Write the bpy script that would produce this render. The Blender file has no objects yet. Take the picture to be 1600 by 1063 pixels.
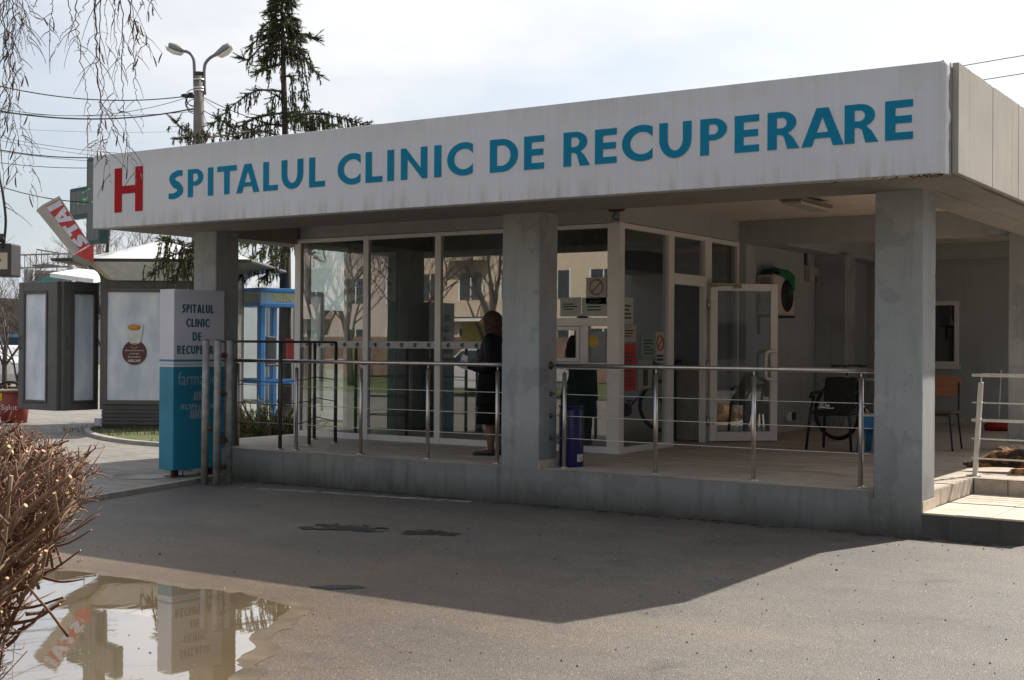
import bpy, bmesh, math, random
from mathutils import Vector, Matrix, noise
random.seed(7)
S = bpy.context.scene
COL = S.collection
PI = math.pi
R = math.radians

# ------------------------------------------------------------------ camera
F, YAW, PIT, ROL = 2044.05, 0.581367, -0.00417272, 0.00659844   # focal length in photo pixels, angles in radians
CAM = Vector((0, 0, 1.55))
_f = Vector((-math.sin(YAW), math.cos(YAW), 0)); _r = Vector((math.cos(YAW), math.sin(YAW), 0)); _u = Vector((0, 0, 1))
VF = _f * math.cos(PIT) - _u * math.sin(PIT)
_u2 = _u * math.cos(PIT) + _f * math.sin(PIT)
VR = _r * math.cos(ROL) + _u2 * math.sin(ROL)
VU = _u2 * math.cos(ROL) - _r * math.sin(ROL)
cd = bpy.data.cameras.new('camera'); cam = bpy.data.objects.new('camera', cd); COL.objects.link(cam)
cam.matrix_world = Matrix(((VR.x, VU.x, -VF.x, CAM.x), (VR.y, VU.y, -VF.y, CAM.y), (VR.z, VU.z, -VF.z, CAM.z), (0, 0, 0, 1)))
cd.sensor_width = 36; cd.lens = F / 1600 * 36; cd.clip_end = 3000; cd.clip_start = 0.05
S.camera = cam

def at(x, y, d):          # a spot seen at photo pixel (x, y), d metres deep
    return CAM + (VF + VR * ((x - 800) / F) - VU * ((y - 531.5) / F)) * d
def atz(x, y, z):         # a spot at height z
    q = VF + VR * ((x - 800) / F) - VU * ((y - 531.5) / F)
    return CAM + q * ((z - CAM.z) / q.z)
def atY(x, y, Y):
    q = VF + VR * ((x - 800) / F) - VU * ((y - 531.5) / F)
    return CAM + q * (Y / q.y)

# ------------------------------------------------------------------ sky and sun
SUNDIR = Vector((0.307, 0.975, 1.0)).normalized()
ELEV = math.asin(SUNDIR.z); AZ = math.atan2(SUNDIR.x, SUNDIR.y)
W = bpy.data.worlds.new('World'); S.world = W; W.use_nodes = True
nt = W.node_tree; nt.nodes.clear()
wo = nt.nodes.new('ShaderNodeOutputWorld')
sky = nt.nodes.new('ShaderNodeTexSky'); sky.sky_type = 'NISHITA'; sky.sun_disc = False
sky.sun_elevation = ELEV; sky.sun_rotation = AZ; sky.dust_density = 3.0; sky.air_density = 1.0; sky.altitude = 300
b1 = nt.nodes.new('ShaderNodeBackground'); b1.inputs[1].default_value = 0.10
nt.links.new(sky.outputs[0], b1.inputs[0])
b2 = nt.nodes.new('ShaderNodeBackground'); b2.inputs[0].default_value = (0.95, 0.955, 0.97, 1)
tc = nt.nodes.new('ShaderNodeTexCoord'); mp = nt.nodes.new('ShaderNodeMapping'); mp.inputs['Scale'].default_value = (1.2, 1.2, 3.5)
nz = nt.nodes.new('ShaderNodeTexNoise'); nz.inputs['Scale'].default_value = 2.1; nz.inputs['Detail'].default_value = 5; nz.inputs['Roughness'].default_value = 0.55
nt.links.new(tc.outputs['Generated'], mp.inputs[0]); nt.links.new(mp.outputs[0], nz.inputs[0])
mr = nt.nodes.new('ShaderNodeMapRange'); mr.inputs[1].default_value = 0.36; mr.inputs[2].default_value = 0.60; mr.inputs[3].default_value = 0.42; mr.inputs[4].default_value = 1.0
nt.links.new(nz.outputs[0], mr.inputs[0])
dt = nt.nodes.new('ShaderNodeVectorMath'); dt.operation = 'DOT_PRODUCT'; dt.inputs[1].default_value = SUNDIR      # the veil of haze is brighter towards the sun
nt.links.new(tc.outputs['Generated'], dt.inputs[0])
vr = nt.nodes.new('ShaderNodeMapRange'); vr.interpolation_type = 'SMOOTHSTEP'; vr.inputs[1].default_value = -0.5; vr.inputs[2].default_value = 0.95; vr.inputs[3].default_value = 0.40; vr.inputs[4].default_value = 0.80
nt.links.new(dt.outputs['Value'], vr.inputs[0]); nt.links.new(vr.outputs[0], b2.inputs[1])
vm = nt.nodes.new('ShaderNodeMix'); vm.data_type = 'RGBA'; vm.inputs[6].default_value = (0.66, 0.80, 1.0, 1); vm.inputs[7].default_value = (0.98, 0.975, 0.97, 1)
v2 = nt.nodes.new('ShaderNodeMapRange'); v2.inputs[1].default_value = -0.2; v2.inputs[2].default_value = 0.55; nt.links.new(dt.outputs['Value'], v2.inputs[0]); nt.links.new(v2.outputs[0], vm.inputs[0]); nt.links.new(vm.outputs[2], b2.inputs[0])
mx = nt.nodes.new('ShaderNodeMixShader')
nt.links.new(mr.outputs[0], mx.inputs[0]); nt.links.new(b1.outputs[0], mx.inputs[1]); nt.links.new(b2.outputs[0], mx.inputs[2]); nt.links.new(mx.outputs[0], wo.inputs[0])
sl = bpy.data.lights.new('sun', 'SUN'); sl.energy = 5.0; sl.angle = R(0.5); sl.color = (1.0, 0.93, 0.83)
so = bpy.data.objects.new('sun', sl); COL.objects.link(so); so.rotation_euler = SUNDIR.to_track_quat('Z', 'Y').to_euler(); so.location = (5, 20, 30)
S.view_settings.view_transform = 'Standard'; S.view_settings.look = 'None'; S.view_settings.exposure = 0.55; S.view_settings.gamma = 1.0
S.cycles.max_bounces = 8; S.cycles.transparent_max_bounces = 16; S.cycles.caustics_reflective = False; S.cycles.caustics_refractive = False

# ------------------------------------------------------------------ helpers
class MB:
    def __init__(s): s.v = []; s.f = []; s.m = []; s.sm = []
    def face(s, idx, m=0, sm=False): s.f.append(tuple(idx)); s.m.append(m); s.sm.append(sm)
    def add(s, pts): n = len(s.v); s.v += [Vector(p) for p in pts]; return n
    def quad(s, a, b, c, d, m=0): n = s.add((a, b, c, d)); s.face((n, n+1, n+2, n+3), m)
    def poly(s, pts, m=0): n = s.add(pts); s.face(range(n, n+len(pts)), m)
    def box(s, x0, x1, y0, y1, z0, z1, m=0):
        return s.obox((x0, y0, z0), (x1-x0, 0, 0), (0, y1-y0, 0), (0, 0, z1-z0), m)
    def obox(s, o, a, b, c, m=0):
        o, a, b, c = Vector(o), Vector(a), Vector(b), Vector(c)
        n = s.add((o, o+a, o+a+b, o+b, o+c, o+a+c, o+a+b+c, o+b+c))
        fl = a.cross(b).dot(c) < 0
        for q in ((0, 3, 2, 1), (4, 5, 6, 7), (0, 1, 5, 4), (1, 2, 6, 5), (2, 3, 7, 6), (3, 0, 4, 7)):
            s.face([n+i for i in (q[::-1] if fl else q)], m)
        return s
    def prism(s, pts, d, m=0, mside=None):   # polygon pushed along vector d
        d = Vector(d); k = len(pts); n = s.add(pts); s.add([Vector(p)+d for p in pts])
        mside = m if mside is None else mside
        s.face(range(n, n+k), m); s.face(range(n+2*k-1, n+k-1, -1), m)
        for i in range(k):
            j = (i+1) % k; s.face((n+j, n+i, n+k+i, n+k+j), mside)
        return s
    def tube(s, pts, r, n=8, m=0, cap=True, mcap=None):
        pts = [Vector(p) for p in pts]; k = len(pts)
        rs = r if isinstance(r, (list, tuple)) else [r]*k
        t = (pts[1]-pts[0]).normalized(); up = Vector((0, 0, 1)) if abs(t.z) < .9 else Vector((1, 0, 0))
        x = t.cross(up).normalized(); base = []
        for i, p in enumerate(pts):
            if i == 0: t = pts[1]-pts[0]
            elif i == k-1: t = pts[-1]-pts[-2]
            else: t = (pts[i+1]-pts[i]).normalized()+(pts[i]-pts[i-1]).normalized()
            if t.length < 1e-9: t = pts[i]-pts[i-1]
            t.normalize(); x = (x-t*x.dot(t)); x.normalize(); y = t.cross(x)
            base.append(s.add([p+(x*math.cos(2*PI*j/n)+y*math.sin(2*PI*j/n))*rs[i] for j in range(n)]))
        for i in range(k-1):
            a, b = base[i], base[i+1]
            for j in range(n):
                q = (j+1) % n; s.face((a+j, a+q, b+q, b+j), m, True)
        if cap:
            s.face([base[0]+j for j in range(n)][::-1], m)
            s.face([base[-1]+j for j in range(n)], m if mcap is None else mcap)
        return s
    def lathe(s, c, prof, n=24, m=0, ax=None):     # prof: (radius, height)
        c = Vector(c)
        if ax is None: X, Yv, Z = Vector((1, 0, 0)), Vector((0, 1, 0)), Vector((0, 0, 1))
        else:
            Z = Vector(ax).normalized(); X = Z.orthogonal().normalized(); Yv = Z.cross(X)
        rows = [s.add([c+Z*h+(X*math.cos(2*PI*j/n)+Yv*math.sin(2*PI*j/n))*max(r, 1e-4) for j in range(n)]) for r, h in prof]
        for a, b in zip(rows, rows[1:]):
            for j in range(n): q = (j+1) % n; s.face((a+j, a+q, b+q, b+j), m, True)
        s.face([rows[0]+j for j in range(n)][::-1], m); s.face([rows[-1]+j for j in range(n)], m)
        return s
    def loft(s, rings, n=16, m=0, cap=True):     # rings: (centre, semi-axis vector a, semi-axis vector b)
        rows = []
        for c, a, b in rings:
            c, a, b = Vector(c), Vector(a), Vector(b)
            rows.append(s.add([c+a*math.cos(2*PI*j/n)+b*math.sin(2*PI*j/n) for j in range(n)]))
        for a, b in zip(rows, rows[1:]):
            for j in range(n): q = (j+1) % n; s.face((a+j, a+q, b+q, b+j), m, True)
        if cap: s.face([rows[0]+j for j in range(n)][::-1], m, True); s.face([rows[-1]+j for j in range(n)], m, True)
        return s
    def torus(s, c, ax, R0, r, n=40, k=8, m=0, a0=0, a1=2*PI):
        Z = Vector(ax).normalized(); X = Z.orthogonal().normalized(); Yv = Z.cross(X); c = Vector(c)
        rows = []
        for i in range(n):
            a = 2*PI*i/n; d = X*math.cos(a)+Yv*math.sin(a)
            rows.append(s.add([c+d*(R0+r*math.cos(2*PI*j/k))+Z*r*math.sin(2*PI*j/k) for j in range(k)]))
        for i in range(n):
            a, b = rows[i], rows[(i+1) % n]
            for j in range(k): q = (j+1) % k; s.face((a+j, b+j, b+q, a+q), m, True)
        return s
    def build(s, name, mats, parent=None, bev=0, origin=None):
        me = bpy.data.meshes.new(name)
        off = Vector(origin) if origin is not None else (base_of(parent) if parent else Vector((0, 0, 0)))
        me.from_pydata([v-off for v in s.v], [], s.f)
        if not isinstance(mats, (list, tuple)): mats = [mats]
        for q in mats: me.materials.append(q)
        me.polygons.foreach_set('material_index', s.m); me.polygons.foreach_set('use_smooth', s.sm); me.update()
        return link(name, me, parent, bev, off if not parent else None)
def base_of(o):
    while o.parent: o = o.parent
    return o.location.copy()
def link(name, me, parent=None, bev=0, loc=None):
    o = bpy.data.objects.new(name, me); COL.objects.link(o)
    if parent: o.parent = parent
    elif loc is not None: o.location = loc
    if bev:
        b = o.modifiers.new('bevel', 'BEVEL'); b.width = bev; b.segments = 2; b.limit_method = 'ANGLE'; b.angle_limit = R(50)
    return o
def tag(o, label=None, cat=None, group=None, kind=None):
    if label: o['label'] = label
    if cat: o['category'] = cat
    if group: o['group'] = group
    if kind: o['kind'] = kind
    return o
def thing(name, loc, label, cat, group=None):
    o = bpy.data.objects.new(name, None); COL.objects.link(o); o.location = loc; o.empty_display_size = .2
    return tag(o, label, cat, group)
def copy_tree(o, parent=None):
    c = o.copy(); COL.objects.link(c)
    if parent: c.parent = parent
    for ch in list(o.children): copy_tree(ch, c)
    return c
def smooth_path(pts, k=6):
    pts = [Vector(p) for p in pts]; out = []
    P = [pts[0]*2-pts[1]]+pts+[pts[-1]*2-pts[-2]]
    for i in range(1, len(P)-2):
        a, b, c, d = P[i-1:i+3]
        for j in range(k):
            t = j/k; out.append(((b*2)+(c-a)*t+(a*2-b*5+c*4-d)*t*t+(b*3-a-c*3+d)*t*t*t)*.5)
    out.append(pts[-1]); return out

def curve_mesh(loops, ext, frame, name):    # filled outlines (even-odd) laid in a frame (origin, x axis, y axis)
    cu = bpy.data.curves.new(name, 'CURVE'); cu.dimensions = '2D'; cu.fill_mode = 'BOTH'; cu.extrude = ext
    for L in loops:
        sp = cu.splines.new('POLY'); sp.points.add(len(L)-1); sp.use_cyclic_u = True
        for p, q in zip(sp.points, L): p.co = (q[0], q[1], 0, 1)
    return _conv(cu, frame, name)
def _conv(cu, frame, name):
    o = bpy.data.objects.new(name, cu); COL.objects.link(o)
    dg = bpy.context.evaluated_depsgraph_get()
    me = bpy.data.meshes.new_from_object(o.evaluated_get(dg)); bpy.data.objects.remove(o); bpy.data.curves.remove(cu)
    if frame:
        og, ax, ay = [Vector(q) for q in frame]; az = ax.cross(ay).normalized()
        for v in me.vertices: v.co = og+ax*v.co.x+ay*v.co.y+az*v.co.z
    me.name = name
    return me
def text_mesh(txt, w, h, frame, name, bold=0.0, ext=.002, align='CENTER', shear=0):   # text stretched into w x h, centred (or left) on the frame origin
    cu = bpy.data.curves.new(name, 'FONT'); cu.body = txt; cu.size = 1; cu.offset = bold; cu.extrude = 0; cu.shear = shear; cu.resolution_u = 6
    me = _conv(cu, None, name)
    xs = [v.co.x for v in me.vertices]; ys = [v.co.y for v in me.vertices]
    x0, x1, y0, y1 = min(xs), max(xs), min(ys), max(ys)
    sx = w/(x1-x0); sy = (h/(y1-y0)) if h else sx
    og, ax, ay = [Vector(q) for q in frame]; az = ax.cross(ay).normalized()
    for v in me.vertices:
        X = (v.co.x-x0)*sx-(w/2 if align == 'CENTER' else 0); Yq = (v.co.y-y0)*sy-(h/2 if h else 0)
        v.co = og+ax*X+ay*Yq+az*ext
    return me
def put(me, mat, parent, name=None):
    off = base_of(parent)
    for v in me.vertices: v.co -= off
    me.materials.clear(); me.materials.append(mat)
    return link(name or me.name, me, parent)
def join_meshes(name, ms):
    b = MB()
    for me in ms:
        n = b.add([v.co.copy() for v in me.vertices])
        for p in me.polygons: b.face([n+i for i in p.vertices])
        bpy.data.meshes.remove(me)
    me = bpy.data.meshes.new(name); me.from_pydata(b.v, [], b.f); return me

# ------------------------------------------------------------------ materials
def _base(name):
    m = bpy.data.materials.new(name); m.use_nodes = True; t = m.node_tree
    return m, t, t.nodes['Principled BSDF']
def N(t, ty, **k):
    n = t.nodes.new(ty)
    for a, v in k.items():
        if a.startswith('_'): n.inputs[a[1:].replace('_', ' ')].default_value = v
        else: setattr(n, a, v)
    return n
def coords(t, scale=(1, 1, 1)):
    c = t.nodes.new('ShaderNodeTexCoord'); m = t.nodes.new('ShaderNodeMapping'); m.inputs['Scale'].default_value = scale
    t.links.new(c.outputs['Object'], m.inputs[0]); return m.outputs[0]
def noise_fac(t, vec, scale, lo, hi, detail=4, rough=.55):
    n = N(t, 'ShaderNodeTexNoise', _Scale=scale, _Detail=detail, _Roughness=rough); t.links.new(vec, n.inputs[0])
    r = t.nodes.new('ShaderNodeMapRange'); r.inputs[1].default_value = lo; r.inputs[2].default_value = hi
    t.links.new(n.outputs[0], r.inputs[0]); return r.outputs[0]
def mixc(t, fac, a, b, mode='MIX'):
    m = t.nodes.new('ShaderNodeMix'); m.data_type = 'RGBA'; m.blend_type = mode
    for k, v in ((0, fac), (6, a), (7, b)):
        if isinstance(v, (int, float)): m.inputs[k].default_value = v
        elif isinstance(v, (tuple, list)): m.inputs[k].default_value = (*v[:3], 1)
        else: t.links.new(v, m.inputs[k])
    return m.outputs[2]
def bump(t, p, h, st=.3, dist=.01):
    b = N(t, 'ShaderNodeBump', _Strength=st, _Distance=dist); t.links.new(h, b.inputs['Height']); t.links.new(b.outputs[0], p.inputs['Normal'])
def M(name, col, rough=.6, metal=0, var=.12, scale=6, bmp=0, bscale=80, stretch=(1, 1, 1), spec=.5, col2=None):
    m, t, p = _base(name)
    v = coords(t, stretch)
    f = noise_fac(t, v, scale, .3, .7)
    c1 = tuple(x*(1-var) for x in col); c2 = col2 or tuple(min(1, x*(1+var)) for x in col)
    t.links.new(mixc(t, f, c1, c2), p.inputs['Base Color'])
    p.inputs['Roughness'].default_value = rough; p.inputs['Metallic'].default_value = metal; p.inputs['Specular IOR Level'].default_value = spec
    if bmp:
        n = N(t, 'ShaderNodeTexNoise', _Scale=bscale, _Detail=4); t.links.new(v, n.inputs[0]); bump(t, p, n.outputs[0], bmp)
    return m
def glass(name, tint, ior=1.5, boost=0.0, rough=0.0):
    m = bpy.data.materials.new(name); m.use_nodes = True; t = m.node_tree; t.nodes.clear()
    o = t.nodes.new('ShaderNodeOutputMaterial'); tr = t.nodes.new('ShaderNodeBsdfTransparent'); tr.inputs[0].default_value = (*tint, 1)
    gl = t.nodes.new('ShaderNodeBsdfGlossy'); gl.inputs['Roughness'].default_value = rough; gl.inputs[0].default_value = (1, 1, 1, 1)
    fr = N(t, 'ShaderNodeFresnel', _IOR=ior)
    ad = N(t, 'ShaderNodeMath', operation='ADD', use_clamp=True); ad.inputs[1].default_value = boost; t.links.new(fr.outputs[0], ad.inputs[0])
    ge = t.nodes.new('ShaderNodeNewGeometry'); iv = N(t, 'ShaderNodeMath', operation='SUBTRACT'); iv.inputs[0].default_value = 1; t.links.new(ge.outputs['Backfacing'], iv.inputs[1])      # only the outer face of a sheet mirrors
    mu = N(t, 'ShaderNodeMath', operation='MULTIPLY'); t.links.new(ad.outputs[0], mu.inputs[0]); t.links.new(iv.outputs[0], mu.inputs[1])
    mx = t.nodes.new('ShaderNodeMixShader'); t.links.new(mu.outputs[0], mx.inputs[0]); t.links.new(tr.outputs[0], mx.inputs[1]); t.links.new(gl.outputs[0], mx.inputs[2])
    t.links.new(mx.outputs[0], o.inputs[0]); return m
def emit(name, col, s):
    m, t, p = _base(name); p.inputs['Base Color'].default_value = (*col, 1); p.inputs['Emission Color'].default_value = (*col, 1); p.inputs['Emission Strength'].default_value = s; return m

def plaster(name, c, dark=.72, bs=220, warm=None):
    m, t, p = _base(name); v = coords(t)
    a = noise_fac(t, v, 1.3, .35, .7, 6, .65); b = noise_fac(t, v, 90, .3, .75, 3)
    s = noise_fac(t, coords(t, (6, 6, .5)), 1.6, .52, .78, 5, .6)      # run-off streaks
    c1 = mixc(t, a, tuple(x*.88 for x in c), tuple(x*1.06 for x in c))
    c2 = mixc(t, b, mixc(t, .12, c1, (0, 0, 0)), c1)
    c3 = mixc(t, s, c2, mixc(t, 1, c2, (dark, dark*.99, dark*.96), 'MULTIPLY'))
    t.links.new(c3, p.inputs['Base Color']); p.inputs['Roughness'].default_value = .88; p.inputs['Specular IOR Level'].default_value = .25
    n = N(t, 'ShaderNodeTexNoise', _Scale=bs, _Detail=3); t.links.new(v, n.inputs[0]); bump(t, p, n.outputs[0], .35, .004)
    return m
m_plaster = plaster('grey_plaster', (.43, .445, .45), .88)
m_plinth = plaster('dirty_plinth_plaster', (.25, .25, .243), .6)
def splash_dirt(m, z0, z1, amt):        # mud splashed up from the road
    t = m.node_tree; p = t.nodes['Principled BSDF']; src = p.inputs['Base Color'].links[0].from_socket; v = coords(t)
    sx = t.nodes.new('ShaderNodeSeparateXYZ'); t.links.new(v, sx.inputs[0]); n = N(t, 'ShaderNodeTexNoise', _Scale=3.0, _Detail=6, _Roughness=.65); t.links.new(coords(t, (1, 1, .6)), n.inputs[0])
    a = N(t, 'ShaderNodeMath', operation='MULTIPLY_ADD'); a.inputs[1].default_value = -.22; t.links.new(n.outputs[0], a.inputs[0]); t.links.new(sx.outputs[2], a.inputs[2])
    r = t.nodes.new('ShaderNodeMapRange'); r.inputs[1].default_value = z0; r.inputs[2].default_value = z1; r.inputs[3].default_value = amt; r.inputs[4].default_value = 0; t.links.new(a.outputs[0], r.inputs[0])
    t.links.new(mixc(t, r.outputs[0], src, (.045, .042, .038)), p.inputs['Base Color'])
splash_dirt(m_plinth, -.12, .14, .85)
m_pillar = plaster('pillar_plaster', (.385, .40, .405), .80)
splash_dirt(m_pillar, .22, .75, .38)
def blotches(m):      # patches of old and new render, knocks and specks
    t = m.node_tree; p = t.nodes['Principled BSDF']; src = p.inputs['Base Color'].links[0].from_socket; v = coords(t)
    c = mixc(t, noise_fac(t, v, 2.1, .565, .60, 4, .6), src, mixc(t, 1, src, (.86, .86, .87), 'MULTIPLY')); c = mixc(t, noise_fac(t, v, 3.3, .62, .64, 5, .55), c, mixc(t, 1, c, (1.10, 1.10, 1.09), 'MULTIPLY'))
    c = mixc(t, noise_fac(t, v, 26, .745, .775, 2), c, (.09, .088, .085)); t.links.new(c, p.inputs['Base Color'])
blotches(m_pillar); blotches(m_plinth)
m_strip = M('patched_render', (.30, .315, .32), .9, 0, .1, 6, .3, 150)
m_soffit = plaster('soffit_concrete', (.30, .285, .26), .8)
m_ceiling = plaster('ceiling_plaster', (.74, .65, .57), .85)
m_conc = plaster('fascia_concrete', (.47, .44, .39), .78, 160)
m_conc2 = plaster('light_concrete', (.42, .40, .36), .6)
m_interior = M('interior_wall', (.66, .67, .68), .85)
m_dark = M('interior_dark', (.06, .06, .065), .6)
m_alu = M('white_frame_paint', (.74, .715, .70), .38, 0, .05, 3)
m_steel = M('brushed_steel', (.58, .53, .49), .33, 1, .12, 40, stretch=(1, 1, .05))
m_steel_dark = M('dull_dark_steel', (.09, .088, .086), .42, .6, .2, 20)
m_steel_sat = M('satin_steel', (.62, .60, .57), .38, 1, .1, 30)
m_galv = M('weathered_galvanised', (.30, .285, .265), .6, .25, .3, 9, .2, 60)
m_black = M('black_plastic', (.015, .015, .016), .45, 0, .2)
m_white = M('white_paint', (.74, .74, .75), .45, 0, .05)
m_teal = M('teal_vinyl', (.006, .20, .345), .6, 0, .06, 2, spec=.12)
m_red = M('red_vinyl', (.38, .010, .014), .6, 0, .08, 3, spec=.12)
m_glass = glass('window_glass', (.80, .84, .83), 1.5, .17, .010)
m_glass_clear = glass('clear_glass', (.95, .97, .97), 1.45, .03)
m_rust = M('rusty_steel', (.10, .05, .03), .85, .2, .4, 30)

def sign_mat():
    m, t, p = _base('sign_vinyl')
    v = coords(t); fine = noise_fac(t, coords(t, (40, 40, .8)), 1.0, .35, .75, 3); broad = noise_fac(t, v, .9, .3, .75, 5)
    c = mixc(t, fine, (.64, .65, .69), (.68, .69, .73)); c = mixc(t, broad, mixc(t, 1, c, (.88, .88, .88), 'MULTIPLY'), c)
    # dirt creeping up from the lower edge and a thin band under the top edge
    sx = t.nodes.new('ShaderNodeSeparateXYZ'); t.links.new(v, sx.inputs[0])
    lo = t.nodes.new('ShaderNodeMapRange'); lo.inputs[1].default_value = 2.86; lo.inputs[2].default_value = 3.05; lo.inputs[3].default_value = .42; lo.inputs[4].default_value = 0
    t.links.new(sx.outputs[2], lo.inputs[0])
    st = noise_fac(t, coords(t, (14, 14, 1.1)), 1.0, .45, .72, 4)
    mu = N(t, 'ShaderNodeMath', operation='MULTIPLY'); t.links.new(lo.outputs[0], mu.inputs[0]); t.links.new(st, mu.inputs[1])
    c = mixc(t, mu.outputs[0], c, (.20, .19, .18))
    hi = t.nodes.new('ShaderNodeMapRange'); hi.inputs[1].default_value = 3.45; hi.inputs[2].default_value = 3.68; hi.inputs[3].default_value = 0; hi.inputs[4].default_value = .3
    t.links.new(sx.outputs[2], hi.inputs[0])
    m2 = N(t, 'ShaderNodeMath', operation='MULTIPLY'); t.links.new(hi.outputs[0], m2.inputs[0]); t.links.new(noise_fac(t, coords(t, (9, 9, .7)), 1.0, .3, .7, 4), m2.inputs[1])
    c = mixc(t, m2.outputs[0], c, (.36, .35, .35))
    t.links.new(c, p.inputs['Base Color']); p.inputs['Roughness'].default_value = .55; p.inputs['Specular IOR Level'].default_value = .25
    n = N(t, 'ShaderNodeTexNoise', _Scale=1.2, _Detail=2); t.links.new(coords(t, (1, 1, .35)), n.inputs[0]); bump(t, p, n.outputs[0], .12, .05)
    return m
m_sign = sign_mat()

def tile_mat(name, c1, c2, mortar, sx=3.0):
    m, t, p = _base(name); v = coords(t)
    br = N(t, 'ShaderNodeTexBrick', offset=0.0, _Scale=sx, _Mortar_Size=.012, _Brick_Width=1.0, _Row_Height=1.0)
    br.inputs['Color1'].default_value = (*c1, 1); br.inputs['Color2'].default_value = (*c2, 1); br.inputs['Mortar'].default_value = (*mortar, 1)
    t.links.new(v, br.inputs[0])
    d = noise_fac(t, coords(t, (1, 3.5, 1)), 1.7, .42, .72, 7, .7); g = noise_fac(t, v, 40, .3, .7)
    c = mixc(t, d, br.outputs[0], mixc(t, 1, br.outputs[0], (.52, .50, .47), 'MULTIPLY')); c = mixc(t, g, mixc(t, .15, c, (0, 0, 0)), c)
    t.links.new(c, p.inputs['Base Color']); p.inputs['Roughness'].default_value = .62
    bump(t, p, br.outputs['Fac'], -.3, .004); return m
m_tiles = tile_mat('beige_floor_tiles', (.57, .485, .40), (.53, .45, .37), (.26, .22, .18), 3.03)
m_trim = M('beige_tile_trim', (.50, .43, .35), .7, 0, .15, 14, .25, 120)

def asphalt():
    m, t, p = _base('asphalt'); v = coords(t)
    big = noise_fac(t, v, .55, .36, .66, 6, .62); mid = noise_fac(t, coords(t, (1, 2.2, 1)), 2.3, .35, .7, 5)
    c = mixc(t, big, (.100, .094, .088), (.155, .132, .109))       # clean asphalt, dusty asphalt
    c = mixc(t, mid, mixc(t, 1, c, (.84, .84, .85), 'MULTIPLY'), c)
    bands = noise_fac(t, coords(t, (.22, .8, 1)), 1.0, .36, .68, 6, .6); c = mixc(t, bands, mixc(t, 1, c, (.88, .88, .89), 'MULTIPLY'), mixc(t, 1, c, (1.07, 1.05, 1.0), 'MULTIPLY'))
    blot = noise_fac(t, v, 1.5, .60, .74, 5, .6); c = mixc(t, blot, c, mixc(t, 1, c, (.55, .55, .57), 'MULTIPLY'))
    vo = N(t, 'ShaderNodeTexVoronoi', _Scale=190); t.links.new(v, vo.inputs[0])
    hs = t.nodes.new('ShaderNodeSeparateColor'); t.links.new(vo.outputs['Color'], hs.inputs[0])
    r = t.nodes.new('ShaderNodeMapRange'); r.inputs[1].default_value = 0; r.inputs[2].default_value = 1; r.inputs[3].default_value = .5; r.inputs[4].default_value = 1.55
    t.links.new(hs.outputs[0], r.inputs[0])
    cb = t.nodes.new('ShaderNodeCombineColor'); [t.links.new(r.outputs[0], cb.inputs[i]) for i in range(3)]
    c = mixc(t, 1, c, cb.outputs[0], 'MULTIPLY')
    vo3 = N(t, 'ShaderNodeTexVoronoi', _Scale=120); t.links.new(v, vo3.inputs[0])
    h3 = t.nodes.new('ShaderNodeSeparateColor'); t.links.new(vo3.outputs['Color'], h3.inputs[0])
    r3 = t.nodes.new('ShaderNodeMapRange'); r3.inputs[1].default_value = .988; r3.inputs[2].default_value = .995; t.links.new(h3.outputs[1], r3.inputs[0])
    c = mixc(t, r3.outputs[0], c, (.30, .265, .225))
    # worn hairline cracks
    n2 = N(t, 'ShaderNodeTexNoise', _Scale=2.0, _Detail=4); t.links.new(v, n2.inputs[0])
    ad = N(t, 'ShaderNodeMixRGB', blend_type='ADD'); ad.inputs[0].default_value = .35; t.links.new(v, ad.inputs[1]); t.links.new(n2.outputs['Color'], ad.inputs[2])
    vc = N(t, 'ShaderNodeTexVoronoi', feature='DISTANCE_TO_EDGE', _Scale=.33); t.links.new(ad.outputs[0], vc.inputs[0])
    rc = t.nodes.new('ShaderNodeMapRange'); rc.inputs[1].default_value = 0; rc.inputs[2].default_value = .004; rc.inputs[3].default_value = .35; rc.inputs[4].default_value = 0
    t.links.new(vc.outputs[0], rc.inputs[0]); c = mixc(t, rc.outputs[0], c, (.05, .045, .04))
    # damp rim around the puddle
    dd = N(t, 'ShaderNodeVectorMath', operation='DISTANCE'); dd.inputs[1].default_value = (-6.35, 4.75, 0); t.links.new(v, dd.inputs[0])
    jn = N(t, 'ShaderNodeTexNoise', _Scale=1.4, _Detail=5); t.links.new(v, jn.inputs[0])
    su = N(t, 'ShaderNodeMath', operation='ADD'); t.links.new(dd.outputs['Value'], su.inputs[0]); t.links.new(jn.outputs[0], su.inputs[1])
    wr = t.nodes.new('ShaderNodeMapRange'); wr.inputs[1].default_value = 1.9; wr.inputs[2].default_value = 4.4; wr.inputs[3].default_value = .9; wr.inputs[4].default_value = 0
    t.links.new(su.outputs[0], wr.inputs[0])
    c = mixc(t, wr.outputs[0], c, mixc(t, 1, c, (.92, .72, .53), 'MULTIPLY'))
    t.links.new(c, p.inputs['Base Color'])
    rr = t.nodes.new('ShaderNodeMapRange'); rr.inputs[3].default_value = .60; rr.inputs[4].default_value = .42; t.links.new(wr.outputs[0], rr.inputs[0]); t.links.new(rr.outputs[0], p.inputs['Roughness'])
    vo2 = N(t, 'ShaderNodeTexVoronoi', _Scale=175); t.links.new(v, vo2.inputs[0]); bump(t, p, vo2.outputs['Distance'], .6, .006)
    p.inputs['Specular IOR Level'].default_value = .5
    return m
m_asphalt = asphalt()
m_tar = M('fresh_tar', (.022, .022, .024), .55, 0, .3, 20, .5, 60)
m_walk = tile_mat('walkway_paving', (.27, .25, .225), (.23, .215, .195), (.07, .065, .06), 1.15)
m_kerb = M('kerb_concrete', (.30, .28, .255), .9, 0, .2, 5, .4, 60)
m_ground = M('bare_earth', (.16, .13, .09), .95, 0, .3, .3, .4, 20)
m_lawn = M('lawn_soil', (.075, .085, .03), .95, 0, .4, 2, .5, 40)
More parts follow.
